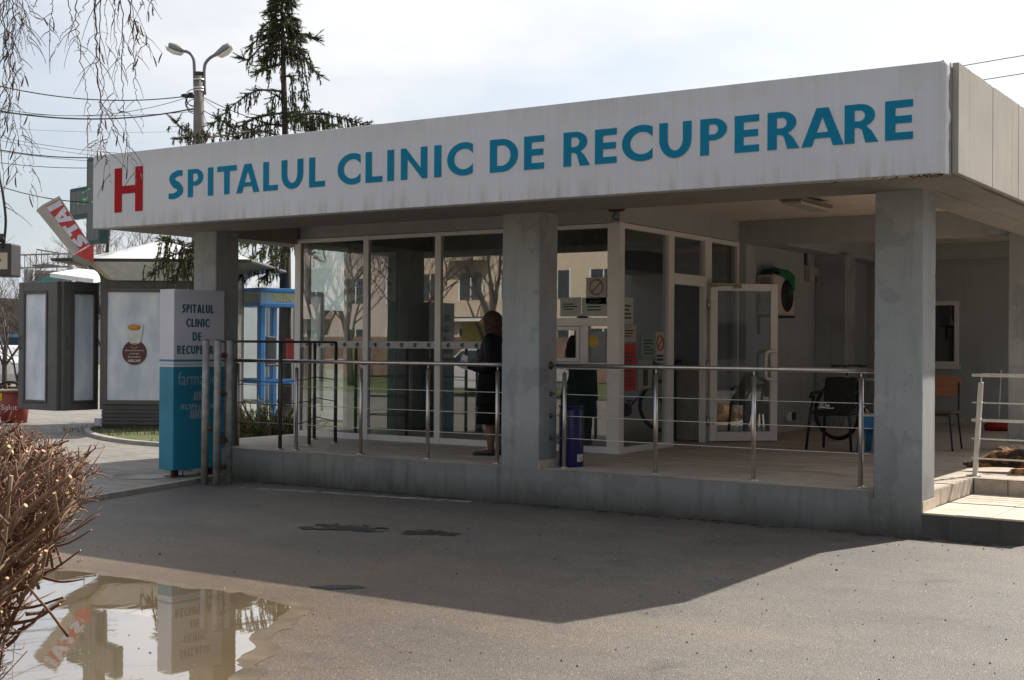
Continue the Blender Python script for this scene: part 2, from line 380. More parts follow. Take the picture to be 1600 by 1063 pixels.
def water():
    m, t, p = _base('muddy_water'); v = coords(t)
    c = mixc(t, noise_fac(t, v, .9, .3, .7, 5), (.115, .085, .048), (.19, .142, .085)); t.links.new(c, p.inputs['Base Color'])
    p.inputs['Roughness'].default_value = .012; p.inputs['IOR'].default_value = 1.75
    p.inputs['Coat Weight'].default_value = 1.0; p.inputs['Coat Roughness'].default_value = .01
    n = N(t, 'ShaderNodeTexNoise', _Scale=1.0, _Detail=2); t.links.new(coords(t, (10, 3, 1)), n.inputs[0]); bump(t, p, n.outputs[0], .035, .012)
    return m
m_water = water()

# ================================================================== ground
def blob(pts, z, k=4): return [Vector((p.x, p.y, z)) for p in smooth_path([Vector((*p, 0)) for p in pts]+[Vector((*pts[0], 0))], k)[:-1]]
b = MB(); b.quad((-900, -400, -.03), (900, -400, -.03), (900, 900, -.03), (-900, 900, -.03))
tag(b.build('ground', m_ground), kind='structure')
b = MB(); b.quad((-10.98, 10.9, 0), (-9.6, -60, 0), (60, -60, 0), (60, 60, 0)); 
b = MB(); b.poly([(-11.05, 10.9, 0), (-10.35, 8.04, 0), (-9.0, 2.5, 0), (-7.6, -40, 0), (40, -40, 0), (40, 60, 0), (-2.0, 60, 0), (-2.0, 10.9, 0)])
tag(b.build('road', m_asphalt), kind='structure')
# paved walkway on the left, a real step of concrete above the road
b = MB()
pl = [(-11.12, 10.9), (-10.42, 8.04), (-9.07, 2.5), (-7.7, -40), (-60, -40), (-60, 60), (-11.9, 60), (-11.9, 10.9)]
b.prism([(x, y, .045) for x, y in pl][::-1], (0, 0, -.09), 0)
tag(b.build('walkway', m_walk), kind='structure')
b = MB(); kl = [Vector((-11.1, 10.9, 0)), Vector((-10.38, 8.04, 0)), Vector((-9.03, 2.5, 0)), Vector((-7.65, -40, 0))]
for p, q in zip(kl, kl[1:]):
    d = (q-p).normalized(); nrm = Vector((d.y, -d.x, 0))*.05
    b.prism([p-nrm-Vector((0, 0, .05)), q-nrm-Vector((0, 0, .05)), q+nrm-Vector((0, 0, .05)), p+nrm-Vector((0, 0, .05))], (0, 0, .1))
tag(b.build('kerb', m_kerb), kind='structure')
# sunk manhole cover
mc = MB(); cc = atz(224, 744, .05); mc.lathe((cc.x, cc.y, .046), [(.36, 0), (.36, .006), (.33, .009), (.33, .004), (.02, .005)], 40)
tag(mc.build('manhole_cover', m_kerb, origin=cc), 'round concrete manhole cover in the walkway beside the blue pylon', 'manhole')
# worn white line on the road in front of the entrance platform
b = MB(); wl = [Vector((-10.14, 10.14, 0)), Vector((-9.12, 10.35, 0)), Vector((-8.38, 10.42, 0)), Vector((-7.43, 10.58, 0))]
for i in range(60):
    t = i/60*3; k = min(int(t), 2); p = wl[k].lerp(wl[k+1], t-k); q = wl[k].lerp(wl[k+1], min(1, t-k+.05*random.uniform(.5, 1.05)))
    if random.random() < .12: continue
    w = random.uniform(.05, .085)
    b.poly([(p.x, p.y-w, .004), (q.x, q.y-w*random.uniform(.6, 1.1), .004), (q.x, q.y+w, .004), (p.x, p.y+w*random.uniform(.6, 1.1), .004)])
tag(b.build('road_line', M('worn_white_line', (.34, .33, .31), .9, 0, .35, 40)), kind='structure')
# worn tar patches, broken into ragged crumbs
def patch(c, rx, ry, rot, seed, n=150):
    b = MB(); rr = random.Random(seed)
    for i in range(n):
        a = rr.uniform(0, 2*PI); k = rr.random()**.6; x, y = rx*k*math.cos(a), ry*k*math.sin(a)*(.6+.4*math.cos(a*1.5+seed)); s = rr.uniform(.012, .06)*(1.15-k*.6); z = .003+i*.00003
        cx, cy = c[0]+x*math.cos(rot)-y*math.sin(rot), c[1]+x*math.sin(rot)+y*math.cos(rot)
        b.poly([(cx+s*1.5*math.cos(t_)*rr.uniform(.6, 1.2), cy+s*math.sin(t_)*rr.uniform(.6, 1.2), z) for t_ in [j*PI/4.5 for j in range(9)]])
    return b
for c_, rx_, ry_, ro_, sd_, n_ in (((-7.2, 8.42), .40, .36, .58, 3, 130), ((-6.46, 8.62), .24, .27, .58, 9, 85), ((-5.5, 6.37), .16, .07, .58, 5, 40)):
    tag(patch(c_, rx_, ry_, ro_, sd_, n_).build('road_patch', m_tar), kind='structure')
# dark crumbs strewn along the foot of the platform, thinning outwards
b = MB(); rr = random.Random(31)
for i in range(420):
    x = rr.uniform(-10.6, -2.4); y = 10.775-abs(rr.gauss(0, .09)); s = rr.uniform(.006, .022); z = .0025+i*.000006
    b.poly([(x+s*2.2*math.cos(j*PI/3)*rr.uniform(.5, 1.2), y+s*math.sin(j*PI/3)*rr.uniform(.5, 1.2), z) for j in range(6)])
tag(b.build('foot_crumbs', M('dark_crumbs', (.045, .042, .038), .95, 0, .4, 30)), kind='stuff')
# the puddle: a thin sheet of muddy water with a ragged shore
shore = [(-7.9, 4.9), (-7.75, 5.45), (-7.35, 5.78), (-6.95, 5.83), (-6.5, 5.80), (-6.1, 5.86), (-5.75, 5.80), (-5.35, 5.66), (-5.12, 5.40), (-5.0, 5.2), (-4.92, 5.02), (-4.72, 4.86), (-4.62, 4.6), (-4.40, 4.42), (-4.2, 4.0), (-4.5, 3.55), (-5.1, 3.45), (-5.3, 3.62), (-5.6, 3.95), (-6.2, 4.1), (-7.2, 4.3)]
pb = blob(shore, .0035, 14)
ragged = lambda p, z, g: Vector((p.x+.10*noise.noise(p*2.2)+.05*noise.noise(p*9)+g*(p.x+6.1), p.y+.10*noise.noise(p*2.2+Vector((9, 0, 0)))+.05*noise.noise(p*9+Vector((9, 0, 0)))+g*(p.y-4.9), z))
mud = [ragged(p*1.0+Vector((.04, .02, 0)), .002, .075) for p in pb]
b = MB(); b.poly(mud); tag(b.build('mud', M('wet_silt', (.115, .085, .052), .38, 0, .35, 5, .6, 90)), kind='structure')
pb = [ragged(p, .0035, 0) for p in pb]
b = MB(); b.poly(pb); tag(b.build('puddle', m_water), kind='structure')
# fine stones and litter on the asphalt
b = MB(); rr = random.Random(5)
for i in range(520):
    x = rr.uniform(-9, 0); y = rr.uniform(3.4, 10.6); s = rr.uniform(.003, .009)*(1.5 if rr.random() < .08 else 1)
    a = rr.uniform(0, PI); dx, dy = Vector((math.cos(a), math.sin(a), 0))*s, Vector((-math.sin(a), math.cos(a), 0))*s*rr.uniform(.5, 1)
    p = Vector((x, y, .002)); n = b.add((p-dx-dy, p+dx-dy, p+dx*.7+dy, p-dx*.8+dy*.9, p+Vector((0, 0, s*1.1)))); k = 0 if rr.random() < .8 else 1
    for i2 in range(4): b.face((n+i2, n+(i2+1) % 4, n+4), k)
tag(b.build('gravel', [M('grit_light', (.22, .19, .16), .9), M('grit_dark', (.05, .045, .04), .9)]), kind='stuff')

# ================================================================== the clinic's entrance building
BX0, BX1 = -12.19, -2.64
bld = thing('clinic_building', (-7.4, 10.8, 0), 'flat-roofed grey clinic entrance with teal lettering on its white fascia', 'building')
# roof: slab, front beam, side beams, ceiling
b = MB()
b.box(BX0+.02, BX1, 10.0, 24, 3.25, 3.66)
b.box(BX0+.02, BX1, 9.965, 10.0, 2.852, 3.69); b.build('roof_slab', m_conc2, bld)
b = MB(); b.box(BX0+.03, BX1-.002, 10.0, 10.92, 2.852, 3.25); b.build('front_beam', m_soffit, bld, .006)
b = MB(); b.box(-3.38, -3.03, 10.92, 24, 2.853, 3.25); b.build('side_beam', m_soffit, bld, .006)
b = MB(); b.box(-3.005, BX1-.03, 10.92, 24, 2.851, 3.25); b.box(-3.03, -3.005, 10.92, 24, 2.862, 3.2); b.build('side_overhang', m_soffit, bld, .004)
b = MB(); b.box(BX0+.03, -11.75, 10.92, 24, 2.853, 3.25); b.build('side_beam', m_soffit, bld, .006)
b = MB(); b.box(-11.75, -3.38, 10.92, 21.3, 3.205, 3.25); b.build('ceiling', m_ceiling, bld)
b = MB(); b.box(-6.97, -3.38, 16.06, 16.42, 2.905, 3.205); b.build('cross_beam', m_plaster, bld, .006)
# concrete panels of the right-hand fascia with open joints and a chipped top
yj = [10.003, 11.07, 12.0, 12.94, 13.9, 14.85, 15.8, 16.75, 17.7, 18.65, 19.6, 20.6, 21.6, 22.6, 24]
for y0, y1 in zip(yj, yj[1:]):
    b = MB(); k = 14; top = []
    for i in range(k+1):
        y = y0+.007+(y1-y0-.014)*i/k; top.append((BX1+.05, y, 3.695-abs(noise.noise(Vector((y*7, 1, 2))))*.016))
    b.prism([(BX1+.05, y0+.007, 2.862), (BX1+.05, y1-.007, 2.862)]+top[::-1], (-.05+.001, 0, 0)); b.build('fascia_panel', m_conc, bld, .004)
# sign board with the wrapped banner edge at the right end
sb = MB(); sb.box(BX0, -2.665, 9.83, 9.96, 2.85, 3.68); sign = sb.build('sign_board', m_sign, bld, .006)
b = MB(); rows = []
for j in range(24):
    z = 2.845+(3.685-2.845)*j/23; w = noise.noise(Vector((z*9, 3, 1)))*.012; w2 = noise.noise(Vector((z*15, 7, 1)))*.018
    rows.append(b.add([(-2.668, 9.828, z), (-2.652+w*.4, 9.832+w*.3, z), (-2.642+w2*.5, 9.88+w, z), (-2.634+w, 9.92+w2*.6, z), (-2.648, 9.962, z), (-2.668, 9.962, z)]))
for p, q in zip(rows, rows[1:]):
    for i in range(5): b.face((p+i, p+i+1, q+i+1, q+i), 0, True)
b.face([rows[-1]+i for i in range(6)])
b.build('banner_edge', M('pale_banner_vinyl', (.66, .66, .68), .4, 0, .06, 6), sign)
b = MB()
for i in range(34):      # torn scraps along the underside of the corner
    x = -2.65-abs(random.gauss(0, .28)); p = Vector((x, 9.85+random.uniform(0, .1), 2.852)); q = p+Vector((random.uniform(-.05, .05), random.uniform(-.02, .02), -random.uniform(.004, .028)))
    b.tube((p, (p+q)/2+Vector((.006, 0, 0)), q), [.004, .004, .0015], 5)
tag(b.build('torn_edge', m_rust, sign), kind='stuff')
# lettering, drawn in outline
def arc(cx, cy, rx, ry, a0, a1, n=18): return [(cx+rx*math.cos(R(a0+(a1-a0)*i/n)), cy+ry*math.sin(R(a0+(a1-a0)*i/n))) for i in range(n+1)]
def stroke(sp, t):
    P = [Vector((*p, 0)) for p in sp]; P = smooth_path(P, 8); L, Q = [], []
    for i, p in enumerate(P):
        d = (P[min(i+1, len(P)-1)]-P[max(i-1, 0)]).normalized(); n = Vector((-d.y, d.x, 0)); k = t(i/(len(P)-1)) if callable(t) else t
        L.append((p.x+n.x*k/2, p.y+n.y*k/2)); Q.append((p.x-n.x*k/2, p.y-n.y*k/2))
    return L+Q[::-1]
def glyph(c, w, h, t, q):     # w, h: box; t: stem; q: bar
    if c == 'I': return [[(0, 0), (w, 0), (w, h), (0, h)]]
    if c == 'L': return [[(0, 0), (w, 0), (w, q), (t, q), (t, h), (0, h)]]
    if c == 'T': return [[(w/2-t/2, 0), (w/2+t/2, 0), (w/2+t/2, h-q), (w, h-q), (w, h), (0, h), (0, h-q), (w/2-t/2, h-q)]]
    if c == 'E': return [[(0, 0), (w, 0), (w, q), (t, q), (t, h/2-q*.45), (w*.96, h/2-q*.45), (w*.96, h/2+q*.55), (t, h/2+q*.55), (t, h-q), (w, h-q), (w, h), (0, h)]]
    if c == 'N': return [[(0, 0), (t, 0), (t, h*.66), (w-t*.75, 0), (w, 0), (w, h), (w-t, h), (w-t, h*.34), (t*.75, h), (0, h)]]
    if c == 'H': return [[(0, 0), (t, 0), (t, h*.415), (w-t, h*.415), (w-t, 0), (w, 0), (w, h), (w-t, h), (w-t, h*.59), (t, h*.59), (t, h), (0, h)]]
    if c == 'A':
        s = t*1.08; a = w/2-t*.62; b_ = w/2+t*.62; zc = h*.21; ze = zc+q*.8
        xl = lambda z: a*z/h; ir = lambda z: s+(w/2-s)*z/(h*.80)
        return [[(0, 0), (s, 0), (ir(zc), zc), (w-ir(zc), zc), (w-s, 0), (w, 0), (b_, h), (a, h)], [(ir(ze), ze), (w-ir(ze), ze), (w/2, h*.76)]]
    if c == 'U':
        r = w/2; ry = r*1.05; return [arc(r, ry, r, ry, 180, 360, 24)+[(w, h), (w-t, h)]+arc(r, ry, r-t, ry-q*1.1, 360, 180, 24)+[(t, h), (0, h)]]
    if c == 'C':
        rx, ry = (.66 if t > .25*w else .60)*w, h/2*1.03; cx, cy = rx, h/2; ix, iy = rx-t, ry-q*1.05
        ao = math.degrees(math.acos((w-cx)/rx)); ai = math.degrees(math.acos(min(.999, (w-cx)/ix)))
        return [arc(cx, cy, rx, ry, ao, 360-ao, 36)+arc(cx, cy, ix, iy, 360-ai, ai, 36)]
    if c == 'D':
        x = w*.42; return [[(0, 0)]+arc(x, h/2, w-x, h/2, -90, 90, 26)+[(0, h)], [(t, q)]+arc(x, h/2, w-x-t*1.02, h/2-q, -90, 90, 26)+[(t, h-q)]]
    if c in 'PR':
        y0 = h*.40; ym = (h+y0)/2; ry = (h-y0)/2; wb = w if c == 'P' else w*.90; x = wb*.48
        hole = [(t, y0+q*.85)]+arc(x, ym, wb-x-t, ry-q*.85, -90, 90, 18)+[(t, h-q*.85)]
        if c == 'P': return [[(0, 0), (t, 0), (t, y0)]+arc(x, ym, wb-x, ry, -90, 90, 22)+[(0, h)], hole]
        k = arc(x, ym, wb-x, ry, -62, 90, 20)
        return [[(0, 0), (t, 0), (t, y0*.98), (t*1.35, y0*.98), (t*1.75, y0*.84), (w-t*1.28, 0), (w, 0), (w*.80, y0*.74), (k[0][0], k[0][1]-.006)]+k+[(0, h)], hole]
    if c == 'S':
        sp = [(w*.93, h*.90), (w*.60, h-q*.52), (t*.58+w*.03, h*.75), (w*.40, h*.54), (w*.66, h*.44), (w-t*.55, h*.25), (w*.42, q*.50), (w*.02, h*.10)]
        return [stroke(sp, lambda u: q*1.05+(t*1.05-q)*math.sin(PI*u)**2)]
LET = [('S', -10.943, -10.708), ('P', -10.641, -10.406), ('I', -10.336, -10.257), ('T', -10.197, -9.913), ('A', -9.917, -9.586), ('L', -9.532, -9.329), ('U', -9.278, -8.984), ('L', -8.903, -8.694), ('C', -8.529, -8.238), ('L', -8.173, -7.964), ('I', -7.903, -7.822), ('N', -7.738, -7.423), ('I', -7.342, -7.26), ('C', -7.192, -6.902), ('D', -6.712, -6.407), ('E', -6.341, -6.131), ('R', -5.93, -5.664), ('E', -5.613, -5.4), ('C', -5.348, -5.058), ('U', -4.994, -4.698), ('P', -4.619, -4.381), ('E', -4.314, -4.104), ('R', -4.032, -3.766), ('A', -3.749, -3.409), ('R', -3.402, -3.138), ('E', -3.087, -2.877)]
for i0, i1 in ((0, 8), (8, 14), (14, 16), (16, 26)):
    loops = []
    for c, x0, x1 in LET[i0:i1]:
        for L in glyph(c, x1-x0, .298, .078, .056): loops.append([(x+x0, z+3.119) for x, z in L])
    put(curve_mesh(loops, .0015, ((0, 9.8265, 0), (1, 0, 0), (0, 0, 1)), 'lettering'), m_teal, sign)
hl = [[(x-11.818, z+3.012) for x, z in L] for L in glyph('H', .465, .496, .122, .09)]
put(curve_mesh(hl, .0015, ((0, 9.8265, 0), (1, 0, 0), (0, 0, 1)), 'letter_emblem'), m_red, sign)
# pillars
def pillar(x0, x1, y0, y1, z0, z1):      # cast pillar with worn, chipped arrises
    b = MB(); n = 60; rows = []; sd = random.uniform(0, 90)
    for i in range(n+1):
        z = z0+(z1-z0)*i/n; P = []
        for k, (x, y, sx, sy) in enumerate(((x0, y0, 1, 1), (x1, y0, -1, 1), (x1, y1, -1, -1), (x0, y1, 1, -1))):
            q = noise.noise(Vector((z*9, k*7+sd, 1))); q2 = noise.noise(Vector((z*31, k*7+sd, 5))); c = .007+.003*q+(.022*max(0, q2-.28)+.02*max(0, q-.42))
            wx = .0022*noise.noise(Vector((z*2.5, k+sd, 9)))
            A, B_ = (x+wx, y+sy*c, z), (x+sx*c+wx, y+wx, z); P += [A, B_] if k in (0, 2) else [B_, A]
        rows.append(b.add(P))
    for p, q in zip(rows, rows[1:]):
        for j in range(8): j2 = (j+1) % 8; b.face((p+j, p+j2, q+j2, q+j))
    b.face([rows[0]+j for j in range(8)][::-1]); b.face([rows[-1]+j for j in range(8)])
    return b.build('pillar', m_pillar, bld)
YP = 10.786
pillar(-11.57, -11.20, YP, 11.15, .03, 2.853); pillar(-7.21, -6.77, YP, 11.12, .345, 2.853); pillar(-3.47, -3.07, YP, 11.16, .30, 2.853); pillar(-3.56, -3.10, 16.0, 16.42, .34, 2.905)
pillar(-6.968, -6.5, 18.86, 19.3, .34, 2.93)
for a in ((-3.072, -3.060, YP+.002, 11.162, .205, .295), (-3.565, -3.095, 15.992, 16.425, .352, .44), (-6.772, -6.762, YP+.003, 11.125, .352, .43)):
    b = MB(); b.box(*a); b.build('tile_trim', m_trim, bld)
# platform, its tiles, and the lower landing on the right
b = MB(); b.box(-12.0, -3.47, YP+.001, 21.3, -.05, .345); b.box(-3.47, -3.10, 11.16, 21.3, -.05, .345); b.box(-3.10, 3.0, 12.5, 21.3, -.05, .345); b.box(-3.47, -3.072, YP+.001, 11.16, -.05, .30); b.build('platform', m_plinth, bld)
b = MB(); b.box(-12.0, -3.47, 10.80, 21.3, .345, .352); b.box(-3.47, -3.085, 11.16, 21.3, .345, .352); b.box(-3.085, 3.0, 12.485, 21.3, .345, .352)
b.build('floor_tiles', m_tiles, bld)
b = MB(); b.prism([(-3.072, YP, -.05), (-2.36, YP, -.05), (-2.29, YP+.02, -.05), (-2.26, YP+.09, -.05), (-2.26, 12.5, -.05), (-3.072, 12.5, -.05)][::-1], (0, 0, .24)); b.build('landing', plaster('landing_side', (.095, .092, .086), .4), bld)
b = MB(); k = 0
for i in range(3):
    for j in range(5):
        x0 = -3.07+i*.275; y0 = YP+.0+j*.345; x1 = min(x0+.27, -2.265); y1 = min(y0+.34, 12.48); b.box(x0, x1, y0+(.006 if j == 0 else 0), y1, .19, .205+random.uniform(0, .003))
b.build('landing_tiles', M('landing_tile', (.56, .47, .38), .7, 0, .16, 2.2, .2, 120), bld, .002)
b = MB()
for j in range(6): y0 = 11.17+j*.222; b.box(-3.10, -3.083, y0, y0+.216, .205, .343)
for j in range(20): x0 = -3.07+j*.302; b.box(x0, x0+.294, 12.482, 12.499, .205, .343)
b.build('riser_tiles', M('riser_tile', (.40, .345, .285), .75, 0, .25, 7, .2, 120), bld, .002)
# walls
b = MB(); b.box(-6.97, -6.6, 16.42, 21.3, 2.93, 3.205); b.box(-6.5, -3.38, 21.0, 21.3, 2.95, 3.205); b.build('wall_beam', m_plaster, bld, .004)
b = MB(); b.box(-7.15, -6.972, 16.05, 21.3, .345, 3.205); b.box(-6.972, -6.88, 16.06, 16.4, .345, 2.905); b.build('side_wall', m_plaster, bld)
# back wall with a window opening
b = MB(); WX0, WX1, WZ0, WZ1 = -6.35, -5.5, 1.27, 2.31
b.box(-12.0, WX0, 21.35, 21.6, .3, 3.25); b.box(WX1, 4.0, 21.35, 21.6, .3, 3.6); b.box(WX0, WX1, 21.35, 21.6, .3, WZ0); b.box(WX0, WX1, 21.35, 21.6, WZ1, 3.25); b.build('back_wall', m_plaster, bld)
b = MB(); b.box(-6.5, 3.0, 21.335, 21.349, .352, .44); b.box(-6.958, -6.945, 16.45, 18.85, .352, .44); b.box(-6.97, -6.87, 16.045, 16.058, .352, .42); b.build('skirting', m_trim, bld)
b = MB(); b.box(-11.72, -6.972, 12.77, 12.87, 2.925, 3.205); b.box(-7.06, -6.972, 12.87, 16.05, 2.935, 3.205); b.box(-11.74, -11.66, 12.87, 21.3, 2.925, 3.205); b.build('header_wall', m_plaster, bld)
b = MB(); b.box(-11.74, -11.6, 13.72, 21.3, .352, 2.925); b.build('side_wall', m_interior, bld)
b = MB(); b.box(-9.6, -9.5, 15.6, 21.3, .352, 3.2); b.box(-11.6, -9.6, 15.5, 15.6, .352, 3.2); b.box(-9.5, -7.15, 17.2, 17.3, .352, 3.2); b.build('partition', m_interior, bld)
b = MB(); b.box(-8.6, -7.06, 15.3, 15.36, 1.25, 2.9); b.build('partition', M('blue_grey_wall', (.22, .225, .27), .8), bld)
b = MB(); b.box(-8.6, -7.06, 15.29, 15.37, .352, 1.25); b.build('partition', M('dado_wall', (.50, .46, .42), .8, 0, .12, 6), bld)

def frame_x(b, x0, x1, z0, z1, y, w=.06, d=.07, m=0, wb=None):
    wb = wb or w
    b.box(x0, x0+w, y, y+d, z0, z1, m); b.box(x1-w, x1, y, y+d, z0, z1, m); b.box(x0+w, x1-w, y+.002, y+d-.002, z1-w, z1, m); b.box(x0+w, x1-w, y+.002, y+d-.002, z0, z0+wb, m)
def frame_y(b, y0, y1, z0, z1, x, w=.05, d=.07, m=0):
    b.box(x-d, x, y0, y0+w, z0, z1, m); b.box(x-d, x, y1-w, y1, z0, z1, m); b.box(x-d+.002, x-.002, y0+w, y1-w, z1-w, z1, m); b.box(x-d+.002, x-.002, y0+w, y1-w, z0, z0+w, m)
YG = 12.75
wf = MB()
for x0, x1 in ((-11.79, -11.69), (-10.633, -10.55), (-9.507, -9.42), (-8.38, -8.30), (-7.115, -6.972)): wf.box(x0, x1, YG, YG+.08, .352, 2.92)
for x0, x1 in ((-11.69, -10.633), (-10.55, -9.507), (-9.42, -8.38), (-8.30, -7.115)):
    wf.box(x0, x1, YG+.003, YG+.077, 2.87, 2.918); wf.box(x0, x1, YG+.003, YG+.077, .352, .425)
wf.box(-8.30, -7.115, YG+.003, YG+.077, 1.775, 1.865); wf.box(-8.30, -7.115, YG+.003, YG+.077, 1.285, 1.365); wf.box(-7.463, -7.36, YG+.003, YG+.077, 1.365, 1.775)
win = wf.build('shop_window', m_alu, bld, .005)
for x0, x1, z0, z1 in ((-11.69, -10.633, .425, 2.87), (-10.55, -9.507, .425, 2.87), (-9.42, -8.38, .425, 2.87), (-8.30, -7.115, 1.865, 2.87), (-7.36, -7.115, 1.365, 1.775), (-8.30, -7.115, .425, 1.285)):
    b = MB(); b.box(x0, x1, YG+.03, YG+.038, z0, z1); b.build('pane', m_glass, win)
b = MB(); frame_x(b, -8.29, -7.466, 1.37, 1.77, YG-.01, .045, .05); b.box(-7.90, -7.85, YG-.009, YG+.039, 1.415, 1.725); b.build('hatch_frame', m_alu, win, .004)
b = MB(); b.box(-8.245, -7.90, YG+.015, YG+.021, 1.415, 1.725); b.box(-7.85, -7.511, YG+.015, YG+.021, 1.415, 1.725); b.build('pane', m_glass, win)
# band of transfers across the big panes, with a row of small cross-and-leaf marks
m_band = M('grey_transfer', (.46, .47, .48), .5, 0, .05); m_mark = M('mark_ink', (.02, .03, .06), .5)
for x0, x1 in ((-11.69, -10.633), (-10.55, -9.507), (-9.42, -8.38)):
    bb = MB(); bb.box(x0+.0, x1-.0, YG+.0275, YG+.0292, 1.505, 1.592)
    bo = bb.build('transfer_band', m_band, win); n = 5; st = (x1-x0)/n
    for i in range(n):
        mk = MB(); c = x0+st*(i+.5); y = YG+.0268
        for dx, dz, w, h in ((0, 0, .062, .006), (-.012, .016, .022, .009), (.014, .020, .018, .009), (-.014, -.018, .020, .009), (.010, -.022, .02, .009), (0, 0, .03, .013)):
            mk.poly([(c+dx-w, y, 1.548+dz), (c+dx, y, 1.548+dz-h), (c+dx+w, y, 1.548+dz), (c+dx, y, 1.548+dz+h)])
        mk.build('band_mark', m_mark, bo)
b = MB()
b.lathe((-10.59, YG-.004, 1.31), [(.022, 0), (.022, .02)], 12, 0, (0, -1, 0)); b.tube([(-10.59, YG-.02, 1.33), (-10.60, YG-.035, 1.325), (-10.61, YG-.04, 1.31), (-10.60, YG-.035, 1.29)], .008, 6); b.build('lock', m_black, win)
# glazed side with the doorway
XS = -6.97
sf = MB()
sf.box(XS-.08, XS+.012, 12.752, 12.87, .352, 2.93)
for y0, y1 in ((13.98, 14.13), (15.0, 15.19), (15.99, 16.048)): sf.box(XS-.08, XS+.004, y0, y1, .352, 2.93)
for y0, y1 in ((12.87, 13.98), (14.13, 15.0), (15.19, 15.99)): sf.box(XS-.078, XS+.001, y0, y1, 2.87, 2.928)
for y0, y1 in ((12.87, 13.98), (15.19, 15.99)): sf.box(XS-.078, XS+.001, y0, y1, .352, .42)
sf.box(XS-.078, XS+.008, 14.13, 15.0, 2.30, 2.43)
side = sf.build('side_window', m_alu, bld, .005)
for y0, y1, z0, z1 in ((12.87, 13.98, .42, 2.87), (14.13, 15.0, 2.43, 2.87), (15.19, 15.99, .42, 2.87)):
    b = MB(); b.box(XS-.045, XS-.037, y0, y1, z0, z1); b.build('pane', m_glass, side)
lf = MB(); frame_y(lf, 12.87, 13.72, .352, 2.92, -11.66, .06, .07); lw = lf.build('side_window', m_alu, bld, .005)
b = MB(); b.box(-11.70, -11.694, 12.93, 13.66, .41, 2.86); b.build('pane', m_glass, lw)
# door leaf swung right open
hp = Vector((-6.945, 15.06, 0)); dv = Vector((.70, .71, 0)).normalized(); nv = Vector((dv.y, -dv.x, 0)); up = Vector((0, 0, 1))
DW, Z0, Z1 = .90, .37, 2.345
def dbox(b, s0, s1, n0, n1, z0, z1, m=0): b.obox(hp+dv*s0+nv*n0+up*z0, dv*(s1-s0), nv*(n1-n0), up*(z1-z0), m)
b = MB(); dbox(b, 0, .095, 0, .06, Z0, Z1); dbox(b, DW-.095, DW, 0, .06, Z0, Z1); dbox(b, .095, DW-.095, .002, .058, Z1-.09, Z1); dbox(b, .095, DW-.095, .002, .058, Z0, Z0+.115)
door = b.build('door', m_alu, bld, .006)
b = MB(); dbox(b, .095, DW-.095, .026, .034, Z0+.115, Z1-.09); b.build('pane', m_glass, door)
b = MB()
for sg in (1, -1):
    o = .06 if sg > 0 else 0
    q = lambda s, n, z: hp+dv*s+nv*(o+sg*n)+up*z
    b.tube(smooth_path([q(.845, 0, 1.50), q(.845, .07, 1.50), q(.80, .10, 1.50), q(.73, .10, 1.49), q(.70, .10, 1.44), q(.70, .10, 1.20), q(.73, .10, 1.15), q(.80, .10, 1.14), q(.845, .07, 1.14), q(.845, 0, 1.14)], 4), .021, 8)
b.build('handle', m_white, door)
b = MB()
for z in (.62, 1.32, 2.08): b = MB(); b.tube([hp+nv*.03-dv*.012+up*(z-.06), hp+nv*.03-dv*.012+up*(z+.06)], .017, 10); b.obox(hp+nv*.0+up*(z-.05), dv*.05, nv*.064, up*.035); b.obox(hp+nv*.0+up*(z+.015), dv*.05, nv*.064, up*.035); b.build('hinge', m_steel_sat, door)
b = MB(); a0 = hp+nv*.07+dv*.04+up*(Z1-.03); b.tube([a0, a0+dv*.16+nv*.03+up*.004, a0+dv*.33+nv*.01], .009, 6); b.obox(a0+dv*.27-nv*.01-up*.03, dv*.09, nv*.03, up*.05); b.obox(a0-dv*.04-nv*.012-up*.02, dv*.07, nv*.03, up*.045); b.build('closer', M('brass_closer', (.30, .22, .14), .45, .7), door)
# rear window
b = MB(); frame_x(b, WX0, WX1, WZ0, WZ1, 21.33, .07, .08); b.box(WX0-.03, WX1+.03, 21.28, 21.36, WZ0-.05, WZ0); rw = b.build('window', m_alu, bld, .005)
b = MB(); b.box(WX0+.07, WX1-.07, 21.37, 21.376, WZ0+.07, WZ1-.07); b.build('pane', m_glass, rw)
b = MB(); b.box(WX0, WX1, 21.56, 21.59, WZ0, WZ1)
for i in range(9): b.box(WX0+.08, WX1-.08, 21.45, 21.47, WZ0+.1+i*.1, WZ0+.15+i*.1)
b.build('blind', m_dark, rw)
# strip light under the porch ceiling and two inside
def strip(x0, x1, y0, y1, z, label):
    t = thing('ceiling_light', ((x0+x1)/2, (y0+y1)/2, z), label, 'lamp', 'strip lights under the ceiling')
    b = MB(); b.box(x0, x1, y0, y1, z-.035, z); b.box((x0+x1)/2-.03 if x1-x0 < y1-y0 else x0+.1, (x0+x1)/2+.03 if x1-x0 < y1-y0 else x1-.1, (y0+y1)/2-.03 if x1-x0 > y1-y0 else y0+.1, (y0+y1)/2+.03 if x1-x0 > y1-y0 else y1-.1, z, 3.204); b.build('housing', M('fitting_metal', (.16, .14, .12), .6), t, .004)
    b = MB(); b.box(x0+.02, x1-.02, y0+.02, y1-.02, z-.075, z-.035); b.build('diffuser', M('unlit_diffuser', (.42, .38, .32), .5), t, .012)
strip(-5.34, -5.08, 13.35, 14.3, 3.16, 'unlit brown strip light under the porch ceiling near the front right pillar')
strip(-10.3, -9.1, 13.6, 13.75, 3.12, 'strip light inside behind the middle pane of the entrance glazing')
strip(-8.9, -7.7, 13.6, 13.75, 3.12, 'strip light inside behind the pane left of the middle pillar')
